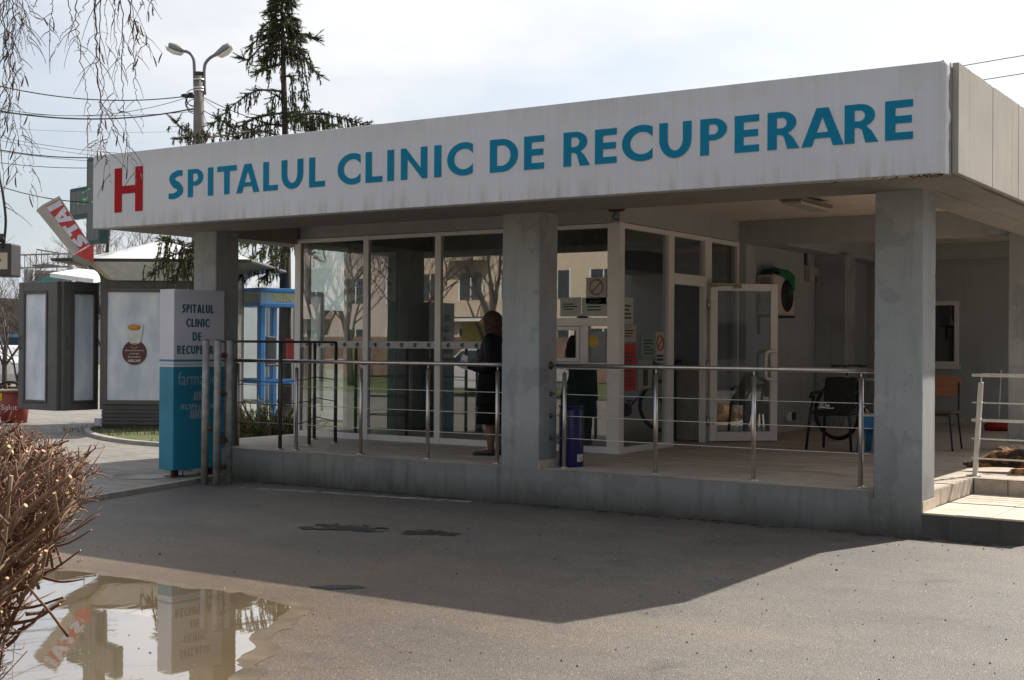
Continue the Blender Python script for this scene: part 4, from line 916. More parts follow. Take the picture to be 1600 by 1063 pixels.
for a in ((.03, .12, 2.50, .44), ):
    u0, u1, zt, zb = .04, KW-.06, kz(451), kz(633)
    kbox(b, u0, u0+.075, .002, .05, zb, zt); kbox(b, u1-.075, u1, .002, .05, zb, zt); kbox(b, u0+.075, u1-.075, .002, .048, zt-.075, zt); kbox(b, u0+.075, u1-.075, .002, .048, zb, zb+.075)
kw = b.build('window', m_kg, ki, .006)
def frosted():
    m, t, p = _base('frosted_sheet'); v = coords(t); n = noise_fac(t, coords(t, (1.2, 1.2, .5)), 2.2, .35, .68, 5)
    t.links.new(mixc(t, n, (.50, .56, .66), (.80, .83, .87)), p.inputs['Base Color']); p.inputs['Roughness'].default_value = .22
    q = N(t, 'ShaderNodeTexNoise', _Scale=2.4, _Detail=4); t.links.new(coords(t, (1, 1, .5)), q.inputs[0]); bump(t, p, q.outputs[0], .6, .06); return m
m_frost = frosted()
b = MB(); kbox(b, .115, KW-.135, .004, .02, kz(633)+.075, kz(451)-.075); b.build('pane', m_frost, kw)
# flared eaves and dome
def rect(u0, u1, v0, v1, z): return [kp(u0, v1, z), kp(u1, v1, z), kp(u1, v0, z), kp(u0, v0, z)]
b = MB(); rows = []
for k in range(9):
    s = k/8; f = s**2.6*.66; z = 2.60+.34*(1-(1-s)**1.7); rows.append(b.add(rect(-.02-f, KW+f, -KB-f, 0+f*.8, z)))
for z, f in ((2.965, .69), (2.995, .68)): rows.append(b.add(rect(-.02-f, KW+f, -KB-f, f*.8, z)))
for p, q in zip(rows, rows[1:]):
    for i in range(4): j = (i+1) % 4; b.face((p+i, p+j, q+j, q+i))
b.face([rows[-1]+i for i in range(4)]); b.build('eaves', m_kg, ki)
b = MB(); n = 22; g = []
for i in range(n+1):
    for j in range(n+1):
        a, c = i/n*2-1, j/n*2-1; u = KW/2+a*(KW/2+.62); v = -KB/2+c*(KB/2+.60)
        h = (1-abs(a)**1.35)*(1-abs(c)**1.6); g.append(kp(u, v*1.0+.0, 2.99+.48*h))
k = b.add(g)
for i in range(n):
    for j in range(n): b.face((k+i*(n+1)+j, k+(i+1)*(n+1)+j, k+(i+1)*(n+1)+j+1, k+i*(n+1)+j+1), 0, True)
b.build('roof', M('white_dome', (.66, .66, .67), .35, 0, .08, 1.5), ki)
b = MB(); A = [kp(.02, .50, 2.925), kp(KW-.02, .50, 2.925), kp(KW-.18, .14, 2.64), kp(.24, .14, 2.64)]; b.prism(A, Z*.02-FH*.02); b.prism([kp(-.10, .50, 2.925), kp(.015, .50, 2.925), kp(.235, .14, 2.64), kp(.12, .10, 2.66)], Z*.02-FH*.02, 1)
b.build('hood_panel', [M('hood_white', (.74, .74, .76), .5), M('hood_cream', (.62, .56, .44), .6)], ki)
# coffee advert on the frosted window
ac = kp(ku(210), .024, kz(552)); ad = thing('advert_sticker', ac, 'round brown coffee advert with a cup, stuck on the kiosk window', 'sticker')
b = MB(); b.lathe(ac, [(.212, 0), (.212, .012), (.20, .014)], 48, 0, -FH); b.build('disc', M('coffee_brown', (.085, .018, .014), .4, 0, .15, 3), ad)
cf = lambda u, z: ac+RH*u+Z*z-FH*.016
b = MB(); b.prism([cf(-.13, .50), cf(.15, .50), cf(.155, .46), cf(.115, .22), cf(.09, .16), cf(-.07, .16), cf(-.095, .22), cf(-.14, .46)][::-1], -FH*.008); b.build('cup', M('cup_white', (.60, .60, .57), .4), ad)
b = MB(); b.loft([(cf(0, .44)-FH*.009, RH*.115, Z*.055), (cf(0, .44)-FH*.014, RH*.11, Z*.05)], 28); b.build('coffee', M('coffee_orange', (.50, .23, .04), .5, 0, .25, 8), ad)
b = MB()
for z, w in ((.135, .07), (.075, .06)): b.tube(smooth_path([cf(-w, z+.03), cf(0, z), cf(w, z+.03)], 6), .008, 6)
b.build('saucer_line', M('saucer_grey', (.35, .28, .26), .5), ad)
tf = lambda z: (ac+Z*z-FH*.0155, RH, Z)
m_wp = M('white_print', (.62, .60, .60), .5)
for me in [text_mesh('zilnic îți alimentezi', .34, .032, tf(.035), 'a', .01), text_mesh('cu energie', .17, .032, tf(-.02), 'a', .01), text_mesh('Savurează un', .22, .032, tf(-.072), 'a', .01), text_mesh('NESCAFÉ', .22, .055, tf(-.138), 'a', .03)]: put(me, m_wp, ad, 'lettering')
t = thing('paper_bill', kp(.02, .05, .1), 'small torn white paper stuck low on the kiosk corner', 'paper'); b = MB(); p = kp(-.10, .02, .09); b.obox(p, RH*.13, Z*.14, -FH*.004); b.build('sheet', M('blue_white_paper', (.45, .47, .60), .7, 0, .5, 30), t)
# two folding shutters standing open
def shutter(pa, pb, label, wa, wb):
    a, c = at(*pa), at(*pb); a.z = c.z = .36; d = c-a; L = d.length; d.normalize(); nn = Vector((d.y, -d.x, 0)); nn = nn if nn.dot(-FH) > 0 else -nn; H = 2.255
    t = thing('folding_shutter', a, label, 'shutter', 'open kiosk shutters')
    wa *= L; wb *= L
    bx = lambda b, u0, u1, n0, n1, z0, z1: b.obox(a+d*u0+nn*n0+Z*z0, d*(u1-u0), nn*(n1-n0), Z*(z1-z0))
    b = MB(); w = .10; bx(b, 0, wa, -.05, .05, 0, H); bx(b, wb, L, -.05, .05, 0, H); bx(b, wa, wb, -.048, .048, H-.17, H); bx(b, wa, wb, -.048, .048, 0, .13); f = b.build('frame', m_kg, t, .012)
    b = MB(); bx(b, wa, wa+.045, .03, .065, .13, H-.17); bx(b, wb-.045, wb, .03, .065, .13, H-.17); bx(b, wa+.045, wb-.045, .03, .063, H-.215, H-.17); bx(b, wa+.045, wb-.045, .03, .063, .13, .175); b.build('inner_frame', m_kg2, t, .006)
    b = MB(); bx(b, wa+.045, wb-.045, .0, .03, .175, H-.215); b.build('pane', m_frost, t)
    b = MB(); u = wa*.5; b.tube(smooth_path([a+d*u+nn*.05+Z*1.28, a+d*u+nn*.085+Z*1.26, a+d*u+nn*.085+Z*1.10, a+d*u+nn*.05+Z*1.08], 4), .012, 6); b.build('handle', m_kg2, t)
shutter((32, 600, 23.4), (92, 600, 22.75), 'open grey kiosk shutter at the far left, beside the red planter', .13, .76)
shutter((95.5, 600, 22.75), (151, 600, 23.35), 'open grey kiosk shutter hinged to the kiosk wall', .24, .92)
# red arrow sign on the roof
AD = 22.2; tl, tr, br_, bl_ = at(65.2, 320.7, AD), at(92.9, 305.8, AD), at(140.6, 380.8, AD), at(122.8, 391.9, AD)
th = FH*.20-RH*.17-Z*.07; arw = thing('arrow_sign', bl_, 'slanted red and white arrow sign on the left of the kiosk roof', 'sign')
nf = (tl-bl_).cross(tl-tr).normalized()
b = MB(); b.prism([tl, tr, br_, bl_], th, 0); b.build('box', M('sign_box_grey', (.40, .39, .37), .5), arw, .008)
ins = lambda u, v, k: (tl.lerp(bl_, u).lerp(tr.lerp(br_, u), v))+nf*k
b = MB(); b.poly([ins(.055, .10, .003), ins(1, .10, .003), ins(1, .93, .003), ins(.055, .93, .003)]); b.build('red_field', M('bright_red', (.48, .03, .03), .45), arw)
Ln, Wn = (tl-bl_).length, (tl-tr).length; loops = []
for c, x0, x1 in (('S', .025, .235), ('T', .275, .49), ('A', .50, .79), ('I', .825, .925)):
    for L in glyph(c, (x1-x0)*Ln, Wn*.78, .088 if c != 'I' else (x1-x0)*Ln, .075): loops.append([(x+x0*Ln, y+Wn*.10) for x, y in L])
lm = curve_mesh(loops, .0, None, 'lettering')
for v in lm.vertices: s_, t_ = v.co.x/Ln, v.co.y/Wn; v.co = br_.lerp(tr, s_).lerp(bl_.lerp(tl, s_), t_)+nf*.007
put(lm, M('lilac_white', (.60, .61, .68), .5), arw)
h1, h2, h3 = at(117.5, 397.5, AD), at(146.5, 381.5, AD), at(147, 411, AD)
b = MB(); b.prism([h1+nf*.01, h2+nf*.01, h3+nf*.01][::-1], th*.95, 1, 0); b.poly([h1.lerp(h3, .06)+nf*.014, h3+nf*.014, h2.lerp(h3, .05)+nf*.014], 1); b.build('head', [M('head_side', (.32, .31, .30), .5), M('head_red', (.50, .035, .025), .4)], arw)
# pharmacy cross on its pole
xc = at(152.5, 314, 24); xe = (RH-FH*1.02).normalized(); xn = (-FH-RH).normalized(); a_, h_ = .80, .29
crs = thing('pharmacy_cross', Vector((xc.x, xc.y, .045)), 'green pharmacy cross sign with a few lit diodes, on a pole behind the fascia', 'sign')
aw = .96; out = [(-h_, -a_), (h_, -a_), (h_, -h_), (aw, -h_), (aw, h_), (h_, h_), (h_, a_), (-h_, a_), (-h_, h_), (-aw, h_), (-aw, -h_), (-h_, -h_)]
q = lambda u, v, k=0: xc+xe*u+Z*v+xn*k
b = MB(); b.prism([q(u, v, .085) for u, v in out], -xn*.17); b.build('case', M('cross_green', (.012, .045, .04), .5, 0, .2, 6), crs, .03)
b = MB(); kk = .075; inn = [(u-math.copysign(kk, u), v-math.copysign(kk, v)) for u, v in out]; b.poly([q(u, v, .0875) for u, v in inn]); b.poly([q(u, v, -.0875) for u, v in inn][::-1])
m, t, p = _base('led_grid'); br = N(t, 'ShaderNodeTexBrick', offset=0, _Scale=26, _Mortar_Size=.12, _Brick_Width=1, _Row_Height=1); t.links.new(coords(t), br.inputs[0]); br.inputs['Color1'].default_value = (.10, .10, .095, 1); br.inputs['Color2'].default_value = (.075, .085, .08, 1); br.inputs['Mortar'].default_value = (.14, .14, .135, 1); t.links.new(br.outputs[0], p.inputs['Base Color'])
b.build('diode_panel', m, crs)
b = MB(); rr = random.Random(2)
for z in (.22, .02, -.04, .2, -.1):
    for k in range(3): u = rr.uniform(-.64, .0); b.obox(q(u, z+rr.uniform(-.05, .1), .089), xe*rr.uniform(.03, .12), Z*.012, xn*.004)
b.build('diode', emit('green_diode', (.03, .6, .14), .35), crs)
b = MB(); b.tube([(xc.x+RH.x*.2, xc.y+RH.y*.2, .045), (xc.x+RH.x*.2, xc.y+RH.y*.2, 4.3)], .04, 10); b.build('pole', m_steel_dark, crs)

# ------------------------------------------------------------------ blue phone booth
pb0 = at(407, 655, 25.2); pb0.z = .045; e1 = (RH*.72+FH*.69).normalized(); e2 = (-RH*.72+FH*.69).normalized(); BW = .92
bt = thing('phone_booth', pb0, 'blue framed telephone booth with yellow lettering behind the platform', 'phone booth'); m_bb = M('booth_blue', (.035, .19, .48), .4, 0, .15, 3)
def bb_(b, u0, u1, v0, v1, z0, z1, m=0): b.obox(pb0+e1*u0+e2*v0+Z*(z0-.045), e1*(u1-u0), e2*(v1-v0), Z*(z1-z0), m)
for u, v in ((0, 0), (BW, 0), (0, BW), (BW, BW)):
    b = MB(); bb_(b, u-.06, u+.06, v-.06, v+.06, .045, 2.3); b.build('post', m_bb, bt, .02)
b = MB(); bb_(b, -.09, BW+.09, -.09, BW+.09, 2.56, 2.63); bb_(b, -.09, BW+.09, -.09, BW+.09, 2.27, 2.34); bb_(b, -.05, BW+.05, -.05, BW+.05, 2.34, 2.56, 1); b.build('canopy', [m_bb, M('booth_sign_blue', (.26, .40, .50), .4)], bt, .006)
m_y = M('booth_yellow', (.60, .48, .12), .5)
for me in [text_mesh('TELEFON', .62, .13, (pb0+e1*(BW/2+.08)-e2*.055+Z*2.405, e1, Z), 'a', .03), text_mesh('TELEFON', .62, .13, (pb0+e2*(BW/2-.05)-e1*.055+Z*2.405, -e2, Z), 'a', .03)]: put(me, m_y, bt, 'lettering')
for z in (.78, ):
    for args in ((0, BW, -.05, -.01), (0, BW, BW+.01, BW+.05)): b = MB(); bb_(b, args[0], args[1], args[2], args[3], z, z+.09); b.build('rail', m_bb, bt)
    for args in ((-.05, -.01, 0, BW), ): b = MB(); bb_(b, args[0], args[1], args[2], args[3], z, z+.09); b.build('rail', m_bb, bt)
for a in ((.06, BW-.06, -.02, -.012), (-.02, -.012, .06, BW-.06), (.06, BW-.06, BW+.012, BW+.02)):
    for z0, z1 in ((.12, .78), (.87, 2.27)): b = MB(); bb_(b, *a, z0, z1); b.build('pane', m_glass_clear, bt)
b = MB(); bb_(b, .60, .82, .66, .86, 1.15, 1.70); bb_(b, .55, .88, .6, .88, 1.1, 1.15); b.build('telephone', m_dark, bt, .02)
b = MB(); bb_(b, .60, .78, .04, .045, 1.25, 1.65); b.build('notice_sheet', m_redink, bt)

# ------------------------------------------------------------------ street lamp with its cables
LD = 37.0; lp0 = at(311, 222, LD); lp0.z = .0
lamp = thing('street_lamp', lp0, 'concrete street lamp post with two curved arms above the fascia', 'street lamp')
lz = lambda y: 1.55+(538-y)*LD/F
P = lambda x, y: at(x, y, LD)
b = MB(); b.tube([Vector((lp0.x, lp0.y, 0)), P(310.7, 200), P(311, 119)], [.21, .155, .135], 16); b.build('pole', M('grey_concrete_pole', (.175, .158, .145), .85, 0, .2, 5), lamp)
b = MB(); b.tube([P(311, 119), P(311, 113)], .125, 16); b.build('pole_top', m_black, lamp)
m_arm = M('arm_steel', (.16, .17, .19), .5, .4)
for path, hd in (([(304.5, 142), (304, 118), (303.3, 98), (301, 89), (296, 83), (289, 80)], ((289.5, 80.5), (283, 77.5), (265, 70.5))), ([(320, 148), (319, 118), (320, 103), (322.5, 97), (328, 91), (336, 86)], ((335, 87), (344, 81), (359, 70)))):
    b = MB(); b.tube(smooth_path([P(*k) for k in path], 5), .045, 8); arm = b.build('arm', m_arm, lamp)
    p0, p1, p2 = [P(*k) for k in hd]; d = (p2-p0).normalized(); s = d.cross(Z).normalized(); n = s.cross(d)
    if n.z < 0: n = -n
    b = MB(); b.loft([(p0, s*.05, n*.05), (p1, s*.13, n*.08), (p1.lerp(p2, .5), s*.17, n*.10), (p2, s*.13, n*.07)], 14); b.build('lamp_head', M('lamp_housing', (.26, .255, .25), .5, .2), arm)
    b = MB(); c = p0.lerp(p2, .62)-n*.07; b.loft([(c-d*.26, s*.10, n*.01), (c-d*.2-n*.05, s*.13, n*.05), (c-n*.07, s*.14, n*.07), (c+d*.2-n*.05, s*.12, n*.05), (c+d*.27, s*.09, n*.01)], 12); b.build('lamp_glass', M('lamp_bowl', (.62, .62, .55), .25), arm)
for y in (125, 138, 142):
    b = MB(); pr_ = .15; b.lathe(P(311, y), [(pr_, -.02), (pr_+.012, -.02), (pr_+.012, .02), (pr_, .02)], 16); b.build('band', m_steel_sat, lamp)
b = MB()
for k in range(9): p = P(302-random.uniform(0, 18), 149+random.uniform(-2, 3)); b.lathe(p, [(.03, -.07), (.055, -.03), (.055, .03), (.03, .07)], 8, 0, RH)
for k in range(5): p = P(303, 158+random.uniform(-9, 9)); b.torus(p, FH, random.uniform(.12, .28), .012, 18, 4)
b.build('cable_fittings', m_black, lamp)
m_wire = M('black_cable', (.02, .02, .023), .6)
def wire(p, q, sag, r_, label, mid=None):
    n = 20; pts = []
    for i in range(n+1): s = i/n; v = p.lerp(q, s); v.z -= sag*4*s*(1-s); pts.append(v)
    o = p.copy(); b = MB(); b.tube(pts, r_*.6, 5); tag(b.build('cable', m_wire, None, origin=o), label, 'cable', 'overhead cables')
wl = [((0, 124), (303, 149), .35, .026, 'topmost cable left of the lamp post'), ((0, 154), (300, 150), .5, .014, 'second cable from the top, thin and sagging to the lamp post'), ((0, 163), (302, 170), .35, .034, 'thickest upper cable meeting the lamp post'), ((0, 171.5), (302, 174.5), .15, .012, 'thin cable just under the thick cable at the lamp post'), ((0, 197), (303, 205), .1, .006, 'faint thin cable lowest on the lamp post'),
      ((0, 211), (190, 240), .1, .012, 'upper of two thin parallel cables running behind the fascia corner'), ((0, 216), (190, 247), .1, .010, 'lower of two thin parallel cables running behind the fascia corner'), ((0, 227), (185, 245), .2, .030, 'thick cable running behind the left fascia corner'), ((0, 233), (190, 254), .1, .012, 'thin cable under the thick one by the fascia corner'), ((0, 249), (190, 261), .15, .018, 'cable reaching the top of the green cross')]
for p, q, sg, r_, lb in wl:
    hit = q[0] > 250; wire(at(-60, p[1]-(q[1]-p[1])*60/q[0], 34 if hit else 40), at(*q, LD if hit else 40), sg, r_, lb)
wire(at(-40, 277, 21), at(160, 316, 24.6), .12, .016, 'low cable passing the arrow sign towards the green cross')
wire(at(319, 153, LD), at(470, 205, 30), .1, .02, 'cable running down right from the lamp post into the spruce'); wire(at(319, 156, LD), at(480, 250, 31), .1, .012, 'thin cable running steeply down right from the lamp post')
wire(at(318, 173, LD), at(450, 222, 30), .1, .02, 'lower cable running right from the lamp post behind the spruce'); wire(at(317, 175, LD), at(345, 262, 33), .0, .014, 'steep guy wire from the lamp post down to the roof')
wire(at(1200, 155, 70), at(2900, -135, 40), .0, .034, 'upper of two cables in the sky at the top right'); wire(at(1200, 178, 70), at(2900, -90, 40), .0, .034, 'lower of two cables in the sky at the top right')

# ------------------------------------------------------------------ far left: planter, bicycle, cars, things along the railway
c = at(22, 648, 24.5); c.z = .045; t = thing('red_planter', c, 'red tub with white lettering beside the open shutter', 'tub'); mr_ = M('red_tub', (.26, .035, .02), .5, 0, .15, 4)
b = MB(); b.loft([(c+Z*0, RH*.23, FH*.23), (c+Z*.57, RH*.30, FH*.30)], 28); b.build('body', mr_, t)
b = MB(); b.lathe(c+Z*.57, [(.30, 0), (.315, .01), (.315, .04), (.29, .045), (.28, .0)], 28); b.build('rim', M('tub_rim', (.20, .15, .10), .7), t)
put(text_mesh('Salut', .30, .10, (c+Z*.30-FH*.292+RH*.02, RH, (Z+FH*-.12).normalized()), 'lettering', .0), m_white, t)
b = MB(); b.obox(c-RH*.20-FH*.24+Z*.42, RH*.07, Z*.14-FH*.02, -FH*.01); b.build('sticker', M('yellow_sticker', (.75, .55, .02), .5), t)
bk = at(6, 640, 25.6); bk.z = .045; bicycle(bk-RH*1.0, (RH.x*.96+FH.x*.2, RH.y*.96+FH.y*.2, 0), 'grey bicycle parked behind the red tub at the left edge', False)
def car(o, hd, col, label, van=False):
    o = Vector(o); d = Vector(hd).normalized(); s = Vector((-d.y, d.x, 0)); t = thing('parked_car', o, label, 'car', 'cars parked in view'); L, Wd = (4.3, 1.7)
    side = [(-2.12, .30), (-2.15, .62), (-2.05, .86), (-1.75, .95), (-1.15, .98), (-.62, 1.42), (-.3, 1.47), (.7, 1.47), (1.25, 1.36), (1.85, .98), (2.08, .92), (2.13, .55), (2.05, .30)] if not van else [(-2.3, .32), (-2.33, .75), (-2.1, 1.05), (-1.75, 1.15), (-1.2, 1.85), (-1.0, 1.92), (2.1, 1.92), (2.3, 1.8), (2.33, .6), (2.28, .32)]
    b = MB(); rows = []
    for k, (w, ins) in enumerate(((-.85, .05), (-.80, 0), (.80, 0), (.85, .05))):
        rows.append(b.add([o+d*x+s*(w*(1-(max(0, z-.95)*.22)))+Z*z for x, z in side]))
    nn = len(side)
    for p, q in zip(rows, rows[1:]):
        for i in range(nn): j = (i+1) % nn; b.face((p+i, p+j, q+j, q+i))
    b.face([rows[0]+i for i in range(nn)][::-1]); b.face([rows[-1]+i for i in range(nn)]); b.build('body', M('car_paint', col, .25, .1, .03), t, .03)
    gl = M('car_glass', (.02, .03, .035), .08)
    zb, zt = (1.0, 1.40) if not van else (1.2, 1.8)
    for sg in (-1, 1):
        b = MB(); f = lambda x, z: o+d*x+s*sg*(.852*(1-max(0, z-.95)*.22)+.004)+Z*z
        W_ = [(-1.0, zb), (1.55, zb), (1.15, zt-.06), (.65, zt), (-.35, zt), (-.6, zt-.03)] if not van else [(-1.55, zb), (-.2, zb), (-.2, zt), (-1.1, zt)]
        b.prism([f(x, z) for x, z in W_], s*sg*.004); b.build('side_window', gl, t)
    b = MB(); w = .70; A = ((-1.13, 1.0), (-.66, 1.40)) if not van else ((-1.72, 1.2), (-1.24, 1.8)); nrm = Vector((0, 0, 0))-d*.02+Z*.012
    b.prism([o+d*A[0][0]+s*w+Z*A[0][1]+nrm, o+d*A[0][0]-s*w+Z*A[0][1]+nrm, o+d*A[1][0]-s*w*.9+Z*A[1][1]+nrm, o+d*A[1][0]+s*w*.9+Z*A[1][1]+nrm], -d*.004); b.build('windscreen', gl, t)
    for x in (-1.35, 1.3):
        for sg in (-1, 1):
            b = MB(); b.lathe(o+d*x+s*sg*.70+Z*.31, [(.30, 0), (.315, .03), (.315, .13), (.29, .16), (.19, .165)], 22, 0, s*sg); wh = b.build('wheel', M('car_tyre', (.012, .012, .013), .8), t)
            b = MB(); b.lathe(o+d*x+s*sg*.865+Z*.31, [(.19, 0), (.18, .01), (.05, -.005)], 18, 0, s*sg); b.build('rim', m_steel_sat, wh)
    for sg in (-1, 1):
        b = MB(); b.obox(o-d*2.13+s*(sg*.58-.17)+Z*.62, s*.34, Z*.15, d*.08); b.build('headlight', M('lamp_clear', (.6, .6, .62), .1), t, .02)
    return t
wc = at(-8, 590, 44); wc.z = -.02; car(wc, -FH*.8+RH*.6, (.62, .62, .63), 'white car parked beyond the red tub at the left edge')
bc = at(8, 575, 62); bc.z = -.02; car(bc, -RH, (.10, .22, .36), 'blue van parked behind the white car at the left edge', True)
# railway gantry
g1 = at(15, 402, 75); g2 = at(118, 396, 75); t = thing('railway_gantry', (g2.x, g2.y, 0), 'grey lattice railway gantry far away behind the kiosk doors', 'gantry'); m_far = M('far_steel', (.20, .20, .21), .7)
g1 = g1-RH*3; b = MB(); b.tube([g1, g2], .05, 5); b.tube([g1-Z*.75, g2-Z*.75], .05, 5); t.location = (g2.x, g2.y, 0)
for i in range(22):
    p = g1.lerp(g2, i/21); b.tube([p, p-Z*.75], .03, 4)
b.build('beam', m_far, t)
for px, yb in ((112, 0),):
    p = at(px, 400, 75); b = MB(); b.tube([(p.x, p.y, 0), (p.x, p.y, p.z+.2)], .22, 8); b.build('mast', M('far_concrete', (.36, .36, .36), .8), t)
b = MB()
for x in (57, 65, 90): p = at(x, 401, 75); b.tube([p+Z*.3, p-Z*.5, p-Z*2.2-RH*.3], .035, 4)
b.tube([at(57, 390, 75), at(100, 397, 75)], .04, 4); b.build('dropper', m_far, t)
# slender lattice mast behind the cross
t = thing('lattice_mast', (at(150, 245, 150).x, at(150, 245, 150).y, 0), 'red and white lattice aerial mast far behind the left fascia corner', 'mast'); cols = [M('mast_red', (.36, .10, .08), .7), M('mast_white', (.5, .5, .5), .7)]; b = MB(); md = 150
z = 0; p0 = at(150, 245, md)
leg = [Vector((p0.x, p0.y, 0))+RH*u+FH*v for u, v in ((-.75, -.7), (.75, -.7), (.75, .7), (-.75, .7))]
zt = at(150, 226, md).z; k = 0
while z < zt:
    z2 = min(z+1.4, zt); c = k % 2 if k % 6 < 3 else 1-(k % 2)
    for i in range(4):
        a, q = leg[i], leg[(i+1) % 4]; b.tube([a+Z*z, a+Z*z2], .05, 4, (k//3) % 2); b.tube([a+Z*z, q+Z*z2], .03, 4, (k//3) % 2); b.tube([a+Z*z2, q+Z*z2], .03, 4, (k//3) % 2)
    z = z2; k += 1
b.build('lattice', cols, t)
b = MB(); b.tube([leg[0]+Z*zt, leg[0]+Z*(zt+3.2)], .05, 5); b.tube([leg[1]+Z*zt, leg[1]+Z*(zt+1.2)], .04, 5); b.build('aerial', cols, t)
# far sheds and the white canopy behind the shutters
def shed(px0, px1, pyt, d, dep, m, label, hs=0):
    a, c = at(px0, 540, d), at(px1, 540, d); zt = 1.55+(537-pyt)*d/F; t = thing('far_shed', Vector((a.x, a.y, 0)), label, 'building')
    b = MB(); a.z = c.z = -.02; b.obox(a, c-a, FH*dep, Z*zt); b.build('wall', m, t)
    b = MB(); b.obox(a-RH*.2-FH*.2+Z*zt, (c-a)+RH*.4, FH*(dep+.4), Z*.25); b.build('roof', M('shed_roof', (.30, .29, .28), .8), t)
    w = MB(); n = max(2, int((c-a).length/3)); st = (c-a)/n
    for i in range(n): w = MB(); w.obox(a+st*(i+.25)-FH*.05+Z*(zt*.45), st*.5, FH*.08, Z*zt*.28); w.build('window', m_dark, t)
    return t, a, c, zt
t, a, c, zt = shed(47, 160, 430, 95, 10, M('far_beige_wall', (.40, .38, .35), .85), 'low beige railway building far behind the kiosk shutters')
b = MB(); b.obox(a+RH*.2-FH*.12+Z*(zt-1.4), RH*4.2, FH*.1, Z*1.2); b.build('teal_sign', M('teal_sign_far', (.04, .28, .27), .6), t)
p0, p1 = at(78, 427, 33), at(146, 436, 30); t = thing('white_canopy', Vector((p1.x, p1.y, 0)), 'white sloping canopy showing above the kiosk shutters', 'canopy')
b = MB(); b.prism([p0, p1, p1+FH*2.2+Z*.25, p0+FH*2.2+Z*.25], -Z*.1); b.build('roof', M('canopy_white', (.7, .7, .7), .5), t)
for q in (p1+FH*1.8-RH*.3,): b = MB(); b.tube([(q.x, q.y, 0), q], .05, 6); b.build('post', m_far, t)
p = at(45, 540, 58); t = thing('lamp_post', (p.x, p.y, 0), 'small distant lamp post above the left shutter', 'street lamp'); zt = at(45, 421, 58).z
b = MB(); b.tube([(p.x, p.y, 0), (p.x, p.y, zt)], [.3, .22], 8); b.build('pole', M('far_pole', (.24, .23, .22), .85), t)
b = MB(); q = Vector((p.x, p.y, zt-.6)); b.tube([q, q+RH*1.2], .05, 5); b.obox(q+RH*1.0, RH*.9, FH*.3, Z*.12); b.build('arm', m_far, t)
b = MB(); q = at(52, 415, 58); b.loft([(q, RH*.05, Z*.05), (q+RH*.5, RH*.0+FH*.2, Z*.12), (q+RH*1.2, FH*.05, Z*.05)], 8); b.build('lamp_head', m_far, t)
# small dark box hanging at the left edge
p = at(6, 406, 6.0); t = thing('hanging_sign_box', p, 'small dark box with a cream front panel hanging at the left edge', 'sign box'); sc = 6.0/F
b = MB(); b.obox(p-RH*16*sc+Z*(26*sc), RH*28*sc, FH*.12, -Z*52*sc); b.build('case', M('box_black', (.05, .05, .055), .5), t, .008)
b = MB(); b.obox(p-RH*15*sc-FH*.004+Z*(11*sc), RH*21*sc, FH*.004, -Z*26*sc); b.build('panel', M('cream_panel', (.52, .48, .36), .5), t)
b = MB(); b.obox(p-RH*6*sc-FH*.007+Z*(1*sc), RH*2*sc, FH*.002, -Z*4*sc); b.build('print', m_ink, t)
b = MB(); b.tube(smooth_path([p+Z*26*sc-RH*4*sc, at(5, 385, 6), at(9, 345, 6), at(4, 300, 6), at(-4, 250, 6), at(-2, 180, 5.6), at(-8, -80, 5.4)], 5), .006, 6); b.lathe(p+Z*27*sc-RH*4*sc, [(.02, 0), (.018, .02), (.008, .04)], 10); b.build('hanging_wire', m_black, t)

# frosted panels standing behind the booth, lit through by the sun
def frosted_through():
    m = bpy.data.materials.new('milky_panel'); m.use_nodes = True; t = m.node_tree; p = t.nodes['Principled BSDF']; tb = t.nodes.new('ShaderNodeBsdfTranslucent'); mx = t.nodes.new('ShaderNodeMixShader'); o = t.nodes['Material Output']
    f = noise_fac(t, coords(t), 1.2, .3, .7); c = mixc(t, f, (.66, .67, .67), (.80, .80, .80)); t.links.new(c, p.inputs['Base Color']); t.links.new(c, tb.inputs[0]); mx.inputs[0].default_value = .55
    t.links.new(p.outputs[0], mx.inputs[1]); t.links.new(tb.outputs[0], mx.inputs[2]); t.links.new(mx.outputs[0], o.inputs[0]); return m
wk = at(374, 640, 29.5); wk.z = .045; t = thing('panel_screen', wk, 'bright white frosted panel screen standing behind the phone booth', 'screen'); mfp = frosted_through()
for u in (0, .62, 1.24):
    b = MB(); b.obox(wk+RH*(u+.03)+Z*.25, RH*.56, FH*.012, Z*2.35); b.build('pane', mfp, t)
for u in (0, .62, 1.24, 1.86): b = MB(); b.obox(wk+RH*(u-.03)-FH*.02, RH*.06, FH*.06, Z*2.66); b.build('post', m_far, t)
b = MB(); b.obox(wk-FH*.02+Z*2.6, RH*1.86, FH*.06, Z*.08); b.obox(wk-FH*.02+Z*.17, RH*1.86, FH*.06, Z*.08); b.build('rail', m_far, t)
